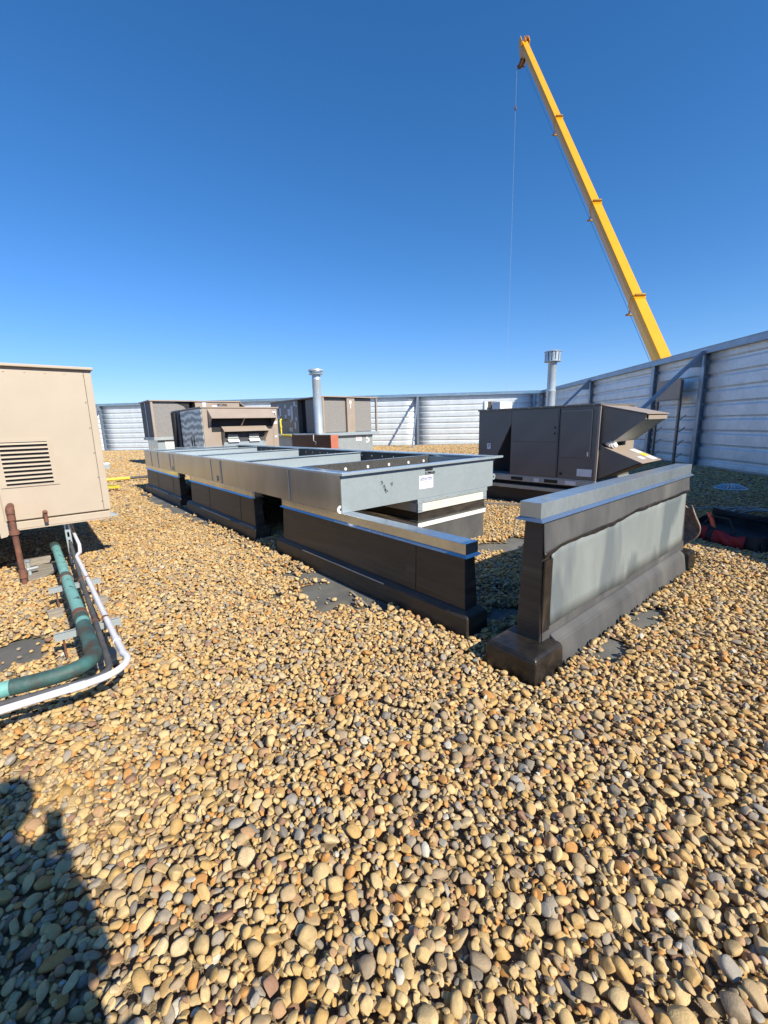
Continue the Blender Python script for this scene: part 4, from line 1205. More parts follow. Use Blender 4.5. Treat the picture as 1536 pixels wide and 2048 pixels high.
MB().tube([(-0.25, 2.60, zt_), (-0.5, 2.63, zt_), (-1.3, 2.72, zt_)], 0.0385, 20).build('pipe', M['teal'], tp, smooth=True)
MB().tube([(0.07, 4.45, zt_), (0.07, 4.36, zt_)], 0.0425, 20).build('coupling', M['verdigris'], tp, smooth=True)
MB().tube([(0.089, 3.42, zt_), (0.091, 3.34, zt_)], 0.0445, 20).build('clamp', M['rust'], tp, smooth=True, bevel=0.004)
MB().tube([(0.091, 3.34, zt_), (0.093, 3.25, zt_)], 0.0425, 20).build('coupling', M['verdigris'], tp, smooth=True)
MB().tube([(0.068, 4.365, zt_-0.001), (0.068, 4.34, zt_-0.001)], 0.0445, 20).build('clamp', M['rust'], tp, smooth=True)
MB().tube([(0.0445, 5.80, zt_), (0.052, 5.64, zt_)], 0.0445, 20).build('collar', M['verdigris'], tp, smooth=True)
MB().tube([(0.066, 4.86, zt_), (0.066, 4.83, zt_)], 0.0385, 20).build('weld_ring', M['teal'], tp, smooth=True)
zi = 0.241+0.019
ip = thing('insulated_pipe', (0.16, 4.2, 0.2), 'thin pipe in grey foam insulation between the green and the white pipe', 'pipe')
MB().tube([(0.19, 6.3, 0.34), (0.182, 5.3, 0.30), (0.175, 4.9, zi), (0.165, 4.0, zi), (0.158, 3.1, zi), (0.154, 2.64, zi-0.01)]+arc((0.055, 2.58), 0.097, 5, -88, zi-0.01, 6)+[(-0.1, 2.51, zi-0.012), (-0.3, 2.545, zi-0.012), (-1.3, 2.62, zi-0.012)], 0.0165, 14).build('pipe', M['rubber'], ip, smooth=True)
for y in (4.33, 3.265):
    MB().tube([(0.166 if y > 4 else 0.159, y+0.014, zi), (0.166 if y > 4 else 0.159, y-0.014, zi)], 0.0205, 14).build('clamp', M['rust'], ip, smooth=True)
zw = 0.241+0.0215
wp = thing('condensate_pipe', (0.215, 4.2, 0.2), 'white plastic jacketed pipe sweeping round the outside of the pipe run', 'pipe')
MB().tube([(0.235, 6.3, 0.42), (0.235, 5.85, 0.40), (0.247, 5.40, 0.34), (0.24, 5.30, 0.31)], 0.0165, 14).build('pipe', M['pvc'], wp, smooth=True)
MB().tube([(0.24, 5.31, 0.31), (0.232, 5.24, 0.29), (0.205, 5.17, 0.285), (0.193, 5.10, 0.283), (0.197, 5.02, 0.28), (0.203, 4.8, 0.272)], 0.0172, 14).build('offset_bend', M['pvc'], wp, smooth=True)
MB().tube([(0.203, 4.82, 0.272), (0.211, 4.33, zw), (0.218, 3.6, zw), (0.226, 2.86, zw)], 0.0182, 16).build('pipe', M['pvc'], wp, smooth=True)
MB().tube([(0.226, 2.89, zw), (0.227, 2.83, zw)], 0.0212, 16).build('coupling', M['pvc'], wp, smooth=True)
MB().tube([(0.227, 2.84, zw), (0.232, 2.68, zw)]+arc((0.085, 2.59), 0.155, 20, -85, zw, 10)+[(0.02, 2.430, zw)], 0.0182, 16).build('bend', M['pvc'], wp, smooth=True)
MB().tube([(0.03, 2.431, zw), (-0.3, 2.455, zw), (-1.3, 2.52, zw)], 0.0182, 16).build('pipe', M['pvc'], wp, smooth=True)
MB().tube([(0.035, 2.4305, zw), (-0.03, 2.4355, zw)], 0.0212, 16).build('coupling', M['pvc'], wp, smooth=True)
for y in (4.33, 3.265):
    MB().tube([(0.213 if y > 4 else 0.218, y+0.012, zw), (0.213 if y > 4 else 0.218, y-0.012, zw)], 0.0215, 16).build('clamp', M['rust'], wp, smooth=True)

# ---- unit number 4 behind the frame
Y4 = 14.0
u4 = thing('rooftop_unit', (5.6, 15.6, 0), 'taupe rooftop unit marked 4 with two intake hoods behind the steel frame', 'hvac unit')
MB().box(4.35, 6.80, 14.05, 17.3, 0, 0.55).build('curb', M['galv_dull'], u4)
MB().box(4.30, 6.86, Y4, 17.4, 0.55, 2.20).build('cabinet', M['taupe_lit'], u4, bevel=0.01)
MB().box(4.26, 6.90, Y4-0.03, 17.45, 2.20, 2.235).build('lid', M['taupe_lit'], u4)
MB().box(4.285, 4.299, Y4+0.04, 16.42, 0.60, 2.17).build('side_panel', M['fins'], u4, label='pale side panel with wavy reflections painted into its colour')
b = MB()
for y in (15.05, 15.30): b.box(4.27, 4.284, y-0.025, y+0.025, 0.6, 1.30)
b.build('door_slot', M['black'], u4)
MB().box(4.24, 4.30, 16.45, 17.5, 0.56, 2.19).build('coil_end', M['coil_dark'], u4)
MB().tube([(4.22, 16.9, 0.6), (4.22, 16.9, 2.15)], 0.12, 14).build('corner_tube', M['black'], u4, smooth=True)
MB().box(4.57, 6.62, Y4-0.004, Y4+0.01, 1.50, 2.0).build('intake_opening', M['black'], u4)
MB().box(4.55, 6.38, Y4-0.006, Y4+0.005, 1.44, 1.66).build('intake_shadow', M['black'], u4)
b = MB(); b.prism([(4.47, Y4, 2.14), (4.47, Y4-0.36, 1.86), (4.47, Y4-0.36, 1.885), (4.47, Y4, 2.17)], (2.17, 0, 0)); b.build('upper_hood', M['taupe_lit'], u4)
for x in (4.47, 6.63):
    b = MB(); b.prism([(x, Y4, 2.14), (x, Y4-0.36, 1.86), (x, Y4, 1.55)], (0.012, 0, 0)); b.build('hood_side', M['taupe'], u4)
b = MB(); b.bar((5.55, Y4-0.30, 1.86), (5.50, Y4-0.02, 1.58), 0.03, 0.03); b.build('hood_stay', M['taupe_lit'], u4)
b = MB(); b.prism([(4.85, Y4-0.012, 1.60), (4.85, Y4-0.28, 1.44), (4.85, Y4-0.28, 1.46), (4.85, Y4-0.012, 1.62)], (1.53, 0, 0)); b.build('lower_hood', M['taupe_lit'], u4)
b = MB(); b.prism([(4.85, Y4-0.012, 1.60), (4.85, Y4-0.28, 1.44), (4.85, Y4-0.012, 0.80)], (0.012, 0, 0)); b.build('hood_side', M['taupe'], u4)
b = MB(); b.prism([(6.37, Y4-0.012, 1.60), (6.37, Y4-0.28, 1.44), (6.15, Y4-0.012, 0.80)], (0.012, 0, 0)); b.build('hood_side', M['taupe_lit'], u4)
MB().box(4.86, 6.36, Y4-0.012, Y4-0.005, 1.08, 1.60).build('damper_back', M['coil_dark'], u4)
MB().box(4.86, 6.30, Y4-0.10, Y4-0.006, 0.90, 1.10).build('damper_sill', M['galv'], u4)
for x in (5.02, 5.74):
    dm = MB().box(x, x+0.36, Y4-0.06, Y4-0.013, 1.11, 1.40).build('damper', M['coil_dark'], u4)
    for z in (1.35, 1.26):
        b = MB(); b.prism([(x, Y4-0.062, z), (x, Y4-0.10, z-0.05), (x, Y4-0.105, z-0.045), (x, Y4-0.066, z+0.006)], (0.34, 0, 0)); b.build('damper_blade', M['galv_dull'], dm)
    b = MB(); b.prism([(x-0.02, Y4-0.062, 1.20), (x-0.02, Y4-0.17, 1.13), (x-0.02, Y4-0.17, 1.10), (x-0.02, Y4-0.062, 1.15)], (0.37, 0, 0)); b.build('damper_blade', M['white'], dm)
MB().box(6.655, 6.665, Y4-0.004, Y4-0.001, 0.6, 2.15).build('panel_seam', M['taupe'], u4)
p4 = MB().box(6.675, 6.80, Y4-0.006, Y4-0.001, 1.84, 2.10).build('number_label', M['paper'], u4)
text(p4, '4', faceM((6.737, Y4-0.008, 1.955), (0, -1, 0)), 0.23, M['ink'], bold=True)
MB().box(6.64, 6.83, Y4-0.006, Y4-0.001, 1.66, 1.75).build('label', M['paper'], u4)
MB().box(6.72, 6.80, Y4-0.006, Y4-0.001, 1.20, 1.25).build('label', M['paper'], u4)
MB().box(6.86, 6.91, Y4+0.1, Y4+0.25, 1.68, 1.86).build('disconnect', M['white'], u4)

# ---- back-left unit
Y6 = 20.0
ub = thing('rooftop_unit', (6.2, 21, 0), 'taupe rooftop unit with large coil, behind the unit marked 4', 'hvac unit')
MB().box(4.22, 8.1, 20.1, 22.0, 0, 1.14).build('curb', M['galv'], ub)
MB().box(4.5, 5.3, 20.07, 20.1, 0.3, 1.13).build('curb_panel', M['cream'], ub)
MB().box(4.08, 8.2, Y6-0.03, 22.1, 1.14, 1.27).build('base_rail', M['galv_dull'], ub)
MB().box(4.14, 5.66, Y6+0.08, 22.05, 1.27, 2.76).build('coil_block', M['coil'], ub)
MB().box(5.661, 8.15, Y6+0.5, 22.05, 1.27, 2.76).build('cabinet', M['black'], ub)
MB().box(5.9, 7.9, Y6, Y6+0.499, 1.27, 2.76).build('front_cabinet', M['taupe_lit'], ub)
MB().box(4.11, 4.20, Y6-0.01, Y6+0.075, 1.27, 2.76).build('corner_post', M['taupe_lit'], ub)
MB().box(4.125, 4.139, Y6+0.1, 22.04, 1.28, 2.75).build('side_coil', M['coil_dark'], ub)
MB().box(4.112, 4.124, Y6+1.05, Y6+1.12, 1.28, 2.75).build('side_strip', M['white'], ub)
MB().box(4.06, 7.95, Y6-0.05, 22.12, 2.76, 2.81).build('lid', M['taupe_lit'], ub)
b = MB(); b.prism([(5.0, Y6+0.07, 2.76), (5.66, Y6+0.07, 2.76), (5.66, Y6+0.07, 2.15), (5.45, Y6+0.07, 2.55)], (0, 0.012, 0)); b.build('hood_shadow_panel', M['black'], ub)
b = MB(); b.prism([(7.9, Y6+0.0, 2.74), (8.3, Y6-0.0, 2.45), (8.3, Y6+0.5, 2.45), (7.9, Y6+0.5, 2.74)], (0, 0, 0.03)); b.build('hood', M['taupe_lit'], ub)
MB().box(6.22, 6.36, Y6-0.006, Y6-0.001, 2.42, 2.72).build('label', M['paper'], ub)
MB().box(6.20, 6.42, Y6-0.0065, Y6-0.0012, 2.72, 2.755).build('label', M['paper'], ub)
MB().box(6.62, 6.85, Y6-0.006, Y6-0.001, 2.45, 2.60).build('label', M['paper'], ub)
text(ub, 'YORK', faceM((7.12, Y6-0.006, 2.62), (0, -1, 0)), 0.16, M['ink'], bold=True)
b = MB(); b.prism([(6.86, Y6-0.005, 2.67), (6.95, Y6-0.005, 2.67), (6.93, Y6-0.005, 2.58), (6.88, Y6-0.005, 2.58)], (0, 0.003, 0)); b.build('emblem', M['blue'], ub)

# ---- unit number 5 (condensing section) with its flue
Y5 = 17.0
u5 = thing('rooftop_unit', (12.2, 19.4, 0), 'taupe rooftop unit with two grey coils on a curb marked 5', 'hvac unit')
MB().box(10.85, 13.62, 17.12, 22.4, 0, 1.08).build('curb', M['galv_dull'], u5)
MB().box(10.52, 13.95, Y5-0.06, 22.5, 1.08, 1.22).build('base_rail', M['galv'], u5, bevel=0.006)
MB().box(10.72, 13.62, Y5+0.16, 18.75, 1.22, 2.86).build('coil_block', M['coil'], u5, bevel=0.05)
MB().box(10.62, 10.72, Y5-0.01, Y5+0.08, 1.22, 2.87).build('corner_post', M['taupe_lit'], u5)
MB().box(13.80, 13.87, Y5-0.01, Y5+0.08, 1.22, 2.87).build('corner_post', M['taupe_lit'], u5)
mid = MB().box(12.02, 12.48, Y5+0.02, Y5+0.155, 1.22, 2.86).build('centre_panel', M['taupe_lit'], u5)
MB().box(12.17, 12.29, Y5+0.012, Y5+0.019, 2.58, 2.72).build('label', M['paper'], mid)
text(mid, '1', faceM((12.23, Y5+0.012, 2.44), (0, -1, 0)), 0.26, M['white'], bold=True)
MB().box(10.58, 13.90, Y5-0.04, 22.5, 2.87, 2.92).build('lid', M['taupe_lit'], u5)
MB().box(10.66, 13.6, 19.4, 22.45, 1.22, 2.87).build('cabinet', M['taupe'], u5)
MB().box(10.9, 13.6, 18.751, 19.399, 1.22, 2.87).build('fan_recess', M['black'], u5)
MB().box(10.66, 10.70, 17.1, 17.45, 1.22, 2.87).build('side_strip', M['taupe'], u5)
st5 = []
for y, z, w_, h_ in [(21.4, 2.35, 0.32, 0.42), (21.3, 1.9, 0.2, 0.2), (20.75, 2.62, 0.16, 0.18), (20.75, 2.1, 0.18, 0.22), (20.35, 2.3, 0.3, 0.34),
                     (20.05, 2.25, 0.22, 0.72), (19.72, 2.7, 0.16, 0.2), (19.62, 1.95, 0.16, 0.18), (19.75, 1.62, 0.16, 0.36), (20.2, 1.85, 0.12, 0.16),
                     (20.15, 1.42, 0.16, 0.22), (20.35, 1.42, 0.16, 0.2), (21.9, 2.5, 0.2, 0.2), (21.55, 2.35, 0.2, 0.72), (19.55, 2.6, 0.1, 0.1)]:
    MB().box(10.652, 10.659, y-w_/2, y+w_/2, z-h_/2, z+h_/2).build('sticker', M['paper'], u5)
nb5 = MB().box(12.55, 12.90, 17.108, 17.118, 0.78, 1.0).build('notice', M['paper'], u5)
MB().box(12.60, 12.85, 17.102, 17.107, 0.90, 0.93).build('red_line', M['red_print'], nb5)
text(u5, '5', faceM((13.30, 17.112, 0.84), (0, -1, 0)), 0.52, M['white'], bold=True)
yp = thing('gas_pipe', (10.4, 20.9, 1.0), 'bent yellow gas pipe at the side of the unit marked 5', 'pipe')
MB().tube([(10.62, 20.95, 1.95), (10.45, 20.95, 1.95), (10.42, 20.95, 1.9), (10.42, 20.9, 1.2), (10.42, 20.8, 1.13), (10.42, 19.8, 1.12), (10.45, 19.7, 1.0)], 0.05, 10).build('pipe', M['yellow_pipe'], yp, smooth=True)
MB().lathe((10.42, 20.9, 1.5), [(0.06, 0), (0.06, 0.1)], 10).build('union', M['yellow_pipe'], yp, smooth=True)
f5 = thing('flue_pipe', (9.95, 16.3, 1.1), 'tall grey round flue with mushroom cap in front of the unit marked 5', 'flue')
MB().lathe((9.95, 16.3, 0.0), [(0.20, 0), (0.20, 1.2), (0.20, 1.26), (0.19, 1.28), (0.19, 3.50), (0.20, 3.52), (0.19, 3.55), (0.185, 3.72)], 28).build('pipe', M['flue'], f5, smooth=True)
MB().lathe((9.95, 16.3, 3.70), [(0.18, 0), (0.32, 0.03), (0.32, 0.05), (0.20, 0.07)], 28).build('lower_ring', M['galv'], f5, smooth=True)
MB().lathe((9.95, 16.3, 3.77), [(0.20, 0), (0.30, 0.03), (0.30, 0.06), (0.22, 0.07)], 28).build('middle_ring', M['galv'], f5, smooth=True)
MB().lathe((9.95, 16.3, 3.85), [(0.22, 0), (0.33, 0.02), (0.31, 0.08), (0.20, 0.13), (0.001, 0.15)], 28).build('cap', M['flue'], f5, smooth=True)
mb_ = thing('steel_box', (9.17, 15.5, 0), 'maroon steel box beam, side coloured dark for shade and end red for sunlight, before the grey flue', 'beam')
MB().box(9.0, 9.32, 13.93, 17.1, 0, 1.19).build('beam', M['maroon'], mb_, bevel=0.006)
MB().box(8.99, 9.33, 13.90, 13.929, 0.0, 1.195).build('lit_end_plate', M['redox'], mb_)
MB().bar((8.985, 15.2, 1.19), (8.985, 15.2, 0.95), 0.03, 0.03).build('wire_hook', M['white'], mb_)
MB().bar((8.985, 15.2, 0.96), (8.985, 15.0, 0.90), 0.03, 0.03).build('wire_hook', M['white'], mb_)
MB().bar((8.985, 15.0, 0.91), (8.985, 15.05, 0.80), 0.03, 0.03).build('wire_hook', M['white'], mb_)

# ---- unit just outside the picture on the right; its shade lies over the tool bag
uo = thing('rooftop_unit', (7.9, -1.0, 0), 'taupe rooftop unit standing just right of the picture beyond the tool bag', 'hvac unit')
MB().box(6.0, 9.7, -2.4, 0.10, 0, 0.3).build('curb', M['edpm'], uo)
MB().box(5.95, 9.8, -2.45, 0.16, 0.3, 1.82).build('cabinet', M['taupe'], uo, bevel=0.01)
MB().box(5.9, 9.85, -2.5, 0.20, 1.82, 1.85).build('lid', M['taupe'], uo)
b = MB(); b.prism([(5.94, 0.15, 0.85), (5.15, 0.15, 0.15), (5.94, 0.15, 0.35)], (0, -1.2, 0)); b.build('side_hood', M['taupe'], uo)

# ================================================================== SMALL THINGS
# tool bag in the shade
tb = thing('tool_bag', (6.35, 1.15, 0.04), 'open black and red tool bag lying in the shade behind the freestanding curb wall', 'bag')
def bag_wall(c0, c1, z0, z1, bulge, nrm, n=14, m_=6):
    c0 = Vector(c0); c1 = Vector(c1); nrm = Vector(nrm)
    b = MB()
    def f(u, v):
        p = c0.lerp(c1, u)
        z = z0+(z1-z0)*v+0.02*math.sin(u*7)*v
        return p+nrm*(bulge*math.sin(math.pi*u)*math.sin(math.pi*min(1, v*0.9+0.1))+0.012*math.sin(u*13+v*5))+Vector((0, 0, z))
    b.grid(f, n, m_); return b
bc = [Vector((6.25, 1.56, 0)), Vector((5.86, 0.72, 0)), Vector((6.42, 0.46, 0)), Vector((6.85, 1.36, 0))]
nr = [Vector((-0.9, 0.42, 0)), Vector((-0.4, -0.9, 0)), Vector((0.9, -0.4, 0)), Vector((0.4, 0.9, 0))]
for i in range(4):
    o = bag_wall(bc[i], bc[(i+1) % 4], 0.03, 0.20 if i != 2 else 0.30, 0.05, nr[i]).build('bag_side', M['fabric_black'], tb, smooth=True)
    so = o.modifiers.new('t', 'SOLIDIFY'); so.thickness = 0.012
b = MB(); b.prism([tuple(p+Vector((0, 0, 0.03))) for p in bc], (0, 0, 0.09)); b.build('bag_contents', M['fabric_black'], tb)
o = bag_wall(bc[0].lerp(bc[1], 0.05), bc[0].lerp(bc[1], 0.42), 0.05, 0.215, 0.03, nr[0]).build('red_pocket', M['fabric_red'], tb, smooth=True); o.location += nr[0]*0.05; so = o.modifiers.new('t', 'SOLIDIFY'); so.thickness = 0.01
o = bag_wall(bc[0].lerp(bc[1], 0.50), bc[0].lerp(bc[1], 0.88), 0.05, 0.19, 0.03, nr[0]).build('red_pocket', M['fabric_red'], tb, smooth=True); o.location += nr[0]*0.06; so = o.modifiers.new('t', 'SOLIDIFY'); so.thickness = 0.01
o = bag_wall(bc[1].lerp(bc[2], 0.1), bc[1].lerp(bc[2], 0.9), 0.05, 0.2, 0.03, nr[1]).build('red_pocket', M['fabric_red'], tb, smooth=True); o.location += nr[1]*0.05
b = MB(); b.grid(lambda u, v: Vector((6.85, 1.36, 0.25)).lerp(Vector((6.42, 0.46, 0.25)), u)+Vector((0.28*v, -0.12*v, 0.07*math.sin(v*2.5)-0.16*v*v)), 10, 6)
o = b.build('bag_flap', M['fabric_black'], tb, smooth=True); so = o.modifiers.new('t', 'SOLIDIFY'); so.thickness = 0.012
MB().tube([tuple(bc[0].lerp(bc[1], 0.3)+Vector((0, 0, 0.2))), tuple(bc[0].lerp(bc[1], 0.4)+Vector((0.05, 0.0, 0.33))), tuple(bc[0].lerp(bc[1], 0.62)+Vector((0.05, 0, 0.33))), tuple(bc[0].lerp(bc[1], 0.72)+Vector((0, 0, 0.19)))], 0.012, 8).build('carry_strap', M['fabric_black'], tb, smooth=True)
ht = thing('hand_tool', (6.2, 1.22, 0.1), 'tool with an orange handle sticking up out of the tool bag', 'tool')
MB().tube([(6.12, 1.16, 0.12), (6.16, 1.24, 0.33), (6.17, 1.262, 0.36)], [0.020, 0.027, 0.022], 12).build('handle', M['handle'], ht, smooth=True)
MB().tube([(6.12, 1.16, 0.121), (6.10, 1.12, 0.05)], 0.010, 8).build('shaft', M['galv_dull'], ht, smooth=True)
# cloth hung over the far end of the free wall
b = MB()
def cloth(u, v):
    a_ = math.pi*(u-0.5)
    r_ = 0.085*math.sin(math.pi*min(1, v*0.95+0.05))**0.7
    return (5.10+r_*math.cos(a_)*1.0+0.02*v, 1.22+r_*math.sin(a_)*1.5+0.02*math.sin(v*8)+0.03*v, 0.14+0.46*(1-v)+0.015*math.sin(u*9))
b.grid(cloth, 12, 14)
b.build('cloth_bundle', M['burlap'], smooth=True, label='mottled brown cloth bundle hanging behind the far end of the freestanding wall', cat='cloth').modifiers.new('t', 'SOLIDIFY').thickness = 0.015
# cable
random.seed(3)
cb = MB()
pts = []
for k in range(150):
    t_ = k/149
    a_ = t_*2*math.pi*3.2
    rr_ = 0.42+0.10*math.sin(a_*0.37)+0.05*math.sin(a_*1.7)
    pts.append((7.95+rr_*1.1*math.cos(a_)-0.15*t_, 0.95+rr_*0.75*math.sin(a_)+0.15*t_, 0.075+0.03*abs(math.sin(a_*0.9))))
pts = [(7.0, 2.35, 0.07), (7.5, 2.15, 0.08), (8.1, 1.85, 0.075), (8.5, 1.5, 0.08)]+pts[6:]
# smooth the polyline
pv = [Vector(p) for p in pts]
for _ in range(3):
    pv = [pv[0]]+[(pv[i-1]+pv[i]*2+pv[i+1])/4 for i in range(1, len(pv)-1)]+[pv[-1]]
cb.tube(pv, 0.0125, 8)
cb.build('electric_cable', M['cable'], smooth=True, label='grey cable lying in loose loops behind the tool bag', cat='cable')
# roof drain
dn = thing('roof_drain', (10.87, 1.93, 0.03), 'low grey domed roof drain on the gravel beside the shaded screen wall', 'drain')
MB().lathe((10.87, 1.93, 0.03), [(0.28, 0), (0.29, 0.02), (0.27, 0.03)], 24).build('ring', M['galv'], dn, smooth=True)
for k in range(12):
    a_ = math.pi*k/12
    p0 = Vector((10.87+0.26*math.cos(a_), 1.93+0.26*math.sin(a_), 0.06)); p1 = Vector((10.87-0.26*math.cos(a_), 1.93-0.26*math.sin(a_), 0.06))
    md_ = (p0+p1)/2+Vector((0, 0, 0.06+0.0015*k))
    MB().tube([p0, p0.lerp(md_, 0.5)+Vector((0, 0, 0.025)), md_, p1.lerp(md_, 0.5)+Vector((0, 0, 0.025)), p1], 0.012, 6).build('strainer_rib', M['galv'], dn, smooth=True)
# wood edging, board and bottle by the dark unit
MB().box(-0.75, 0.75, -0.03, 0.03, 0.04, 0.075, Matrix.Translation((6.35, 4.35, 0)) @ Matrix.Rotation(R(-62), 4, 'Z')).build('wood_strip', M['wood'], label='pale timber strip on the gravel in front of the dark unit', cat='plank')
b = MB(); b.prism([(6.55, 3.75, 0.04), (6.95, 4.15, 0.05), (6.90, 3.55, 0.16), (6.68, 3.42, 0.14)], (0.0, 0.0, 0.012)); b.build('board', M['wood'], label='tilted dark board below the dark unit, holding a clear bottle', cat='board')
bo = thing('bottle', (6.85, 3.72, 0.16), 'clear plastic bottle lying on the tilted board by the dark unit', 'bottle')
glass, gt, gb = newmat('clear_plastic')
gb.inputs['Base Color'].default_value = (0.85, 0.9, 0.9, 1); gb.inputs['Transmission Weight'].default_value = 0.7; gb.inputs['Roughness'].default_value = 0.15
MB().tube([(6.74, 3.62, 0.19), (6.76, 3.63, 0.19), (6.90, 3.58, 0.20), (6.95, 3.565, 0.205), (7.0, 3.55, 0.205)], [0.03, 0.038, 0.038, 0.018, 0.016], 16).build('body', glass, bo, smooth=True)
MB().tube([(7.0, 3.55, 0.205), (7.03, 3.54, 0.206)], 0.018, 12).build('cap', M['white'], bo, smooth=True)
# yellow line and vent at the far left
gp = thing('gas_line', (2.1, 14.7, 0.1), 'long yellow gas line lying on the gravel beyond the tan unit', 'pipe')
MB().tube([(0.2, 14.9, 0.14), (2.20, 14.72, 0.14)], 0.045, 12).build('pipe', M['yellow_pipe'], gp, smooth=True)
MB().tube([(2.20, 14.72, 0.14), (3.4, 14.6, 0.14)], 0.04, 12).build('dark_pipe', M['rubber'], gp, smooth=True)
gs = thing('pipe_stand', (1.5, 12.6, 0), 'small yellow pipe stand on the gravel beyond the tan unit', 'stand')
MB().bar((1.15, 12.9, 0.13), (1.62, 12.55, 0.13), 0.06, 0.05).build('arm', M['yellow_pipe'], gs)
MB().bar((1.25, 13.5, 0.16), (1.60, 12.6, 0.15), 0.04, 0.04).build('arm', M['yellow_pipe'], gs)
MB().bar((1.55, 12.6, 0.0), (1.55, 12.6, 0.13), 0.05, 0.05).build('leg', M['rust'], gs)
vb = thing('roof_vent', (2.25, 20.9, 0), 'small grey box vent on the gravel at the far left', 'vent')
MB().box(2.0, 2.42, 20.6, 21.1, 0.0, 0.28).build('base', M['galv'], vb, bevel=0.01)
MB().box(1.95, 2.3, 21.4, 21.9, 0.2, 0.52).build('hood', M['galv'], vb, bevel=0.04)
MB().box(2.05, 2.2, 21.1, 21.6, 0.0, 0.3).build('stem', M['galv_dull'], vb)

# ================================================================== CRANE
cr = thing('mobile_crane', (20.5, 3.0, -9.0), 'yellow telescopic crane boom rising from beyond the right-hand screen wall', 'crane')
P1 = Vector((24.784, 7.857, 4.384)); Tp = Vector((40.096, 26.388, 35.222))
bd = (Tp-P1).normalized(); P0 = P1-bd*15.5
L0 = (Tp-P1).length
cuts = [-15.5, 0.1125*L0, 0.342*L0, 0.6295*L0, L0-0.2]
sx = bd.cross(Vector((0, 0, 1))).normalized()            # sideways
bu = sx.cross(bd).normalized()                           # up, square to the boom
wd = [0.60, 0.555, 0.53, 0.51]
for i in range(4):
    W = wd[i]/2; Hh = wd[i]*0.62
    prof = [(-W, Hh*0.3), (-W, Hh), (W, Hh), (W, Hh*0.3), (W*0.5, -Hh), (-W*0.5, -Hh)]
    s0 = P1+bd*cuts[i]; s1 = P1+bd*(cuts[i+1])
    b = MB(); b.prism([s0+sx*p[0]+bu*p[1] for p in prof], s1-s0)
    o = b.build('boom_section', M['yellow'], cr, bevel=0.03)
    if i < 3:
        W2 = W+0.025; H2 = Hh+0.025
        prof2 = [(-W2, H2*0.3), (-W2, H2), (W2, H2), (W2, H2*0.3), (W2*0.5, -H2), (-W2*0.5, -H2)]
        b = MB(); b.prism([s1-bd*0.35+sx*p[0]+bu*p[1] for p in prof2], bd*0.16)
        b.prism([s1-bd*0.10+sx*p[0]+bu*p[1] for p in prof2], bd*0.09)
        b.build('boom_collar', M['yellow'], cr)
        b = MB(); c_ = s1-bd*0.2
        b.bar(c_+bu*(Hh+0.03)-sx*0.25, c_+bu*(Hh+0.03)+sx*(W+0.0), 0.10, 0.22, up=bu)
        b.tube([c_-bu*(Hh+0.02), c_-bu*(Hh+0.42)], 0.045, 8); b.tube([c_-bu*(Hh+0.42)-sx*0.12, c_-bu*(Hh+0.42)+sx*0.28], 0.055, 8)
        b.build('cable_guide', M['guide'], cr)
    b = MB()
    for q in (0.25, 0.55, 0.8):
        c_ = s0.lerp(s1, q)+sx*W*1.0+bu*Hh*0.25
        b.tube([c_-sx*0.02, c_+sx*0.03], 0.05, 8); 
    b.build('boom_bolt', M['redox'], cr)
# head with sheaves
hd = Tp
b = MB(); b.prism([hd+bu*0.45-bd*0.5, hd+bu*0.50+bd*0.30, hd+bu*0.1+bd*0.55, hd-bu*1.15+bd*0.15, hd-bu*1.25-bd*0.35, hd-bu*0.45-bd*0.9], sx*0.05)
b.prism([hd+sx*0.34+bu*0.45-bd*0.5, hd+sx*0.34+bu*0.50+bd*0.30, hd+sx*0.34+bu*0.1+bd*0.55, hd+sx*0.34-bu*1.15+bd*0.15, hd+sx*0.34-bu*1.25-bd*0.35, hd+sx*0.34-bu*0.45-bd*0.9], sx*0.05)
b.prism([hd-sx*0.38+bu*0.45-bd*0.5, hd-sx*0.38+bu*0.50+bd*0.30, hd-sx*0.38+bu*0.1+bd*0.45, hd-sx*0.38-bu*0.5-bd*0.9], sx*0.05)
b.build('boom_head', M['yellow'], cr)
for off, rr in ((-bu*0.9-bd*0.05, 0.34), (bu*0.30+bd*0.15, 0.26)):
    for s_ in (0.12, 0.24):
        c_ = hd+off+sx*s_
        MB().tube([c_-sx*0.05, c_+sx*0.05], rr, 18).build('sheave', M['rust'], cr, smooth=False)
b = MB(); b.bar(hd-bu*0.7-bd*0.6, hd-bu*1.5-bd*0.1, 0.3, 0.16); b.tube([hd-bu*1.35-bd*0.1-sx*0.2, hd-bu*1.35-bd*0.1+sx*0.5], 0.1, 8)
b.build('head_bracket', M['rust'], cr)
hx = Vector((39.81, 26.82, 0))
MB().tube([Vector((hx.x, hx.y, 34.0)), Vector((hx.x, hx.y, -9))], 0.008, 6).build('hoist_rope', M['cable'], cr)
MB().lathe((hx.x, hx.y, 30.2), [(0.03, 0), (0.07, 0.05), (0.09, 0.2), (0.06, 0.35), (0.03, 0.42)], 10).build('rope_weight', M['rust'], cr, smooth=True)
MB().tube([P1-bu*0.62+bd*-3, hd-bu*0.75-bd*0.3], 0.009, 6).build('luffing_cable', M['black'], cr)
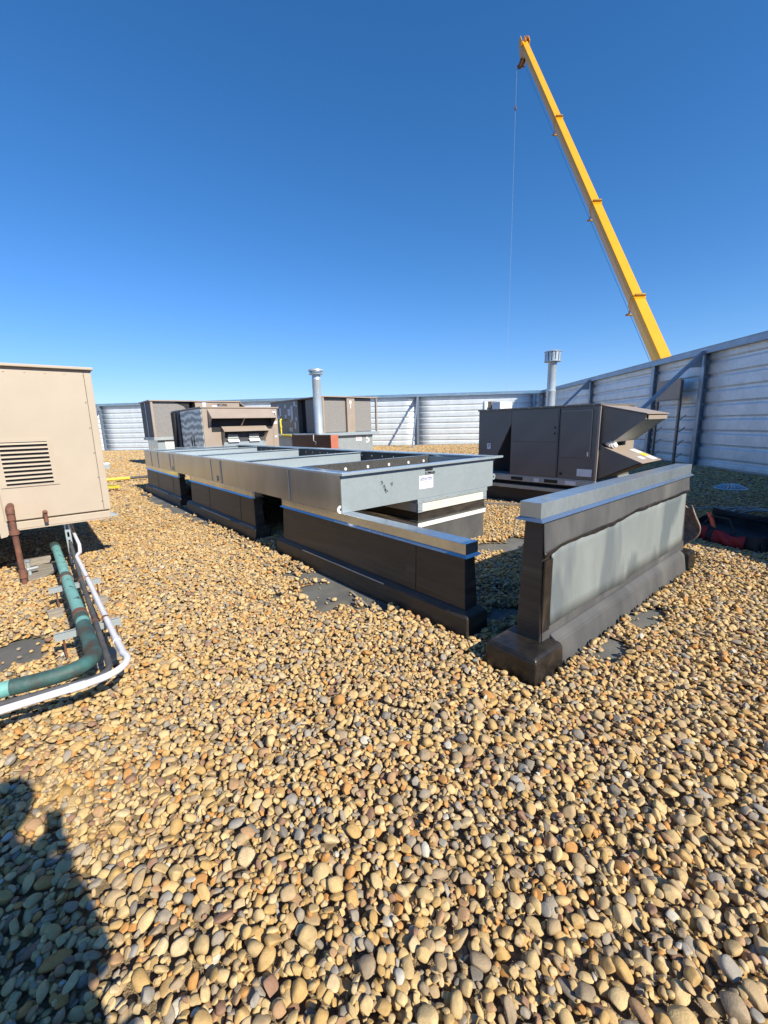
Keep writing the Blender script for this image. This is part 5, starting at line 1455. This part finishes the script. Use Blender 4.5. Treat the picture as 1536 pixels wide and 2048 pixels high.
# carrier and superstructure down on the street
b = MB(); b.box(-6, 6, -1.35, 1.35, 0.9, 1.9, Matrix.Translation((18.5, 0.5, -9)) @ Matrix.Rotation(R(50), 4, 'Z')); b.build('carrier_deck', M['yellow'], cr, bevel=0.05)
b = MB(); b.box(-2.2, 2.4, -1.3, 1.3, 1.95, 3.3, Matrix.Translation((17.8, -0.4, -9)) @ Matrix.Rotation(R(50), 4, 'Z')); b.build('superstructure', M['yellow'], cr, bevel=0.1)
b = MB(); b.box(4.2, 6.2, -1.3, 1.3, 1.9, 2.9, Matrix.Translation((18.5, 0.5, -9)) @ Matrix.Rotation(R(50), 4, 'Z')); b.build('driver_cab', M['yellow'], cr, bevel=0.12)
for dx in (-5, -3.5, -2, 2.2, 3.7):
    for dy in (-1.25, 1.25):
        c_ = Matrix.Translation((18.5, 0.5, -9)) @ Matrix.Rotation(R(50), 4, 'Z')
        MB().tube([c_ @ Vector((dx, dy-0.2, 0.65)), c_ @ Vector((dx, dy+0.2, 0.65))], 0.64, 18).build('wheel', M['black'], cr)

# ================================================================== THE PERSON TAKING THE PICTURE
pr_ = thing('person', (-0.17, -0.22, 0.05), 'person in dark jacket holding up a phone to take the picture', 'person')
PW = Vector(pr_['_w'])
def skin_obj(name, verts, edges, radii, mat, root=0, sub=2, parent=pr_):
    me = bpy.data.meshes.new(name)
    me.from_pydata([tuple(Vector(v)-PW) for v in verts], edges, [])
    me.materials.append(mat)
    o = bpy.data.objects.new(name, me); col.objects.link(o); o.parent = parent; o['_w'] = list(PW)
    sk = o.modifiers.new('skin', 'SKIN'); sk.use_smooth_shade = True
    for i, r_ in enumerate(radii):
        me.skin_vertices[0].data[i].radius = (r_ if isinstance(r_, tuple) else (r_, r_))
        me.skin_vertices[0].data[i].use_root = (i == root)
    sb = o.modifiers.new('sub', 'SUBSURF'); sb.levels = sub; sb.render_levels = sub
    return o
fx, fy = math.cos(R(56)), math.sin(R(56))                # which way the body faces
def W_(r_, f_, z): return (-0.175+fx*f_+fy*r_, -0.215+fy*f_-fx*r_, z)   # right, forward, up
# clothed body, arms and legs as one continuous figure
V = [W_(0, 0, 0.98), W_(0, 0, 1.15), W_(0, 0.01, 1.36), W_(0, 0.01, 1.52), W_(0, 0.02, 1.62), W_(0, 0.05, 1.69),
     W_(0.19, 0.0, 1.50), W_(0.235, 0.03, 1.22), W_(0.09, 0.17, 1.345),
     W_(-0.19, 0.0, 1.50), W_(-0.235, 0.03, 1.22), W_(-0.02, 0.17, 1.34),
     W_(0.10, 0, 0.92), W_(0.12, 0.02, 0.52), W_(0.12, -0.02, 0.12),
     W_(-0.10, 0, 0.92), W_(-0.12, 0.02, 0.52), W_(-0.12, -0.02, 0.12)]
V.append(W_(0.06, -0.0, 0.86))
E_ = [(0, 18), (0, 1), (1, 2), (2, 3), (3, 4), (4, 5), (3, 6), (6, 7), (7, 8), (3, 9), (9, 10), (10, 11), (0, 12), (12, 13), (13, 14), (0, 15), (15, 16), (16, 17)]
Rr = [(0.19, 0.14), (0.165, 0.12), (0.165, 0.12), (0.11, 0.09), 0.06, 0.05, 0.07, 0.048, 0.033, 0.07, 0.048, 0.033, 0.10, 0.065, 0.05, 0.10, 0.065, 0.05, (0.25, 0.17)]
skin_obj('body', V, E_, Rr, M['shirt'])
# trousers hug the legs
V = [W_(0, 0, 0.96), W_(0.10, 0, 0.90), W_(0.12, 0.02, 0.52), W_(0.12, -0.02, 0.13), W_(-0.10, 0, 0.90), W_(-0.12, 0.02, 0.52), W_(-0.12, -0.02, 0.13)]
skin_obj('trousers', V, [(0, 1), (1, 2), (2, 3), (0, 4), (4, 5), (5, 6)], [(0.17, 0.13), 0.112, 0.076, 0.062, 0.112, 0.076, 0.062], M['denim'])
for s_ in (0.12, -0.12):
    skin_obj('boot', [W_(s_, -0.05, 0.13), W_(s_, -0.03, 0.085), W_(s_+0.01, 0.09, 0.075), W_(s_+0.015, 0.17, 0.07)], [(0, 1), (1, 2), (2, 3)], [0.06, 0.055, 0.05, 0.04], M['boot'])
# head
bm = bmesh.new(); bmesh.ops.create_uvsphere(bm, u_segments=32, v_segments=24, radius=1.0)
for v in bm.verts:
    p = v.co
    x, y, z = p.x*0.083, p.y*0.103, p.z*0.124
    if p.y > 0.3 and p.z < 0: y *= 0.93; x *= 1-0.28*(-p.z)
    if p.z < -0.2: x *= 1+0.25*(p.z+0.2); y *= 1+0.12*(p.z+0.2)
    d_ = math.exp(-((p.x/0.16)**2+((p.z+0.12)/0.22)**2))
    if p.y > 0: y += 0.024*d_                            # nose
    for ex_ in (-0.38, 0.38):
        dd = math.exp(-(((p.x-ex_)/0.18)**2+((p.z-0.06)/0.13)**2))
        if p.y > 0: y -= 0.011*dd                        # eye sockets
    if p.y > 0: y += 0.008*math.exp(-((p.x/0.3)**2+((p.z+0.5)/0.07)**2))   # lips
    if p.y > 0: y += 0.010*math.exp(-((p.x/0.3)**2+((p.z+0.88)/0.15)**2))  # chin
    v.co = (x, y, z)
me = bpy.data.meshes.new('head'); bm.to_mesh(me); bm.free()
me.polygons.foreach_set('use_smooth', [True]*len(me.polygons)); me.materials.append(M['skin'])
hd_ = bpy.data.objects.new('head', me); col.objects.link(hd_); hd_.parent = pr_
hc = Vector(W_(0.03, 0.04, 1.78)); hd_.location = hc-PW; hd_['_w'] = list(hc)
hd_.rotation_euler = (R(-14), 0, R(56-90))
def on_head(name, r_, loc, scl, mat):
    bm = bmesh.new(); bmesh.ops.create_uvsphere(bm, u_segments=16, v_segments=12, radius=r_)
    for v in bm.verts: v.co = Vector((v.co.x*scl[0], v.co.y*scl[1], v.co.z*scl[2]))
    me = bpy.data.meshes.new(name); bm.to_mesh(me); bm.free()
    me.polygons.foreach_set('use_smooth', [True]*len(me.polygons)); me.materials.append(mat)
    o = bpy.data.objects.new(name, me); col.objects.link(o); o.parent = hd_; o.location = loc
on_head('hair', 0.1, (0, -0.014, 0.028), (0.83, 0.99, 1.02), M['hair'])
for s_ in (-1, 1):
    on_head('ear', 0.03, (s_*0.076, -0.004, -0.005), (0.35, 0.7, 1.1), M['skin'])
    on_head('eye', 0.0125, (s_*0.029, 0.077, 0.008), (1, 1, 0.8), M['white'])
# phone just behind the lens
ph_ = thing('phone', (0, 0, 1.44), 'black smartphone held upright by the person', 'phone')
Rm = Matrix((cB, cU, cF)).transposed().to_4x4(); Rm.translation = Vector((0, 0, 1.5))
b = MB(Rm); b.box(-0.040, 0.032, -0.128, 0.024, 0.006, 0.014); b.build('case', M['black'], ph_, bevel=0.003)
b = MB(Rm); b.box(-0.036, 0.028, -0.124, 0.020, 0.0143, 0.0150); b.build('screen', M['ink'], ph_)
# hands: palm and five separate bent digits, closing round the phone from both edges
def hand(side):
    o_ = -1 if side == 'l' else 1
    ex_ = 0.032 if side == 'r' else -0.040              # the phone edge it holds
    def P_(x, y, z): return tuple(Rm @ Vector((x, y, z)))
    wr = Vector(W_(0.09, 0.17, 1.345)) if side == 'r' else Vector(W_(-0.02, 0.17, 1.34))
    pc_ = Rm @ Vector((ex_+o_*0.012, -0.110, 0.034))
    V = [tuple(wr), tuple(wr.lerp(pc_, 0.55)), tuple(pc_)]
    skin_obj('hand', V, [(0, 1), (1, 2)], [(0.026, 0.020), (0.034, 0.018), (0.034, 0.016)], M['skin'], root=0)
    for k, ln in enumerate((0.9, 1.0, 0.95, 0.78)):
        y = -0.075-0.018*k
        V = [tuple(pc_+Rm.to_3x3() @ Vector((0, 0.022-0.014*k, 0))), P_(ex_+o_*0.014, y, 0.028), P_(ex_+o_*0.012, y, 0.010), P_(ex_-o_*0.004*ln, y, -0.001+0.006), ]
        skin_obj('finger', V, [(0, 1), (1, 2), (2, 3)], [0.010, 0.0095, 0.0085, 0.0075], M['skin'], sub=1)
    V = [tuple(pc_+Rm.to_3x3() @ Vector((-o_*0.01, 0.0, 0.01))), P_(ex_-o_*0.006, -0.092, 0.032), P_(ex_-o_*0.014, -0.066, 0.0245)]
    skin_obj('thumb', V, [(0, 1), (1, 2)], [0.013, 0.011, 0.009], M['skin'], sub=1)
hand('r'); hand('l')

# tidy helper property
for o in bpy.data.objects:
    if '_w' in o: del o['_w']
print('objects', len(sc.objects))
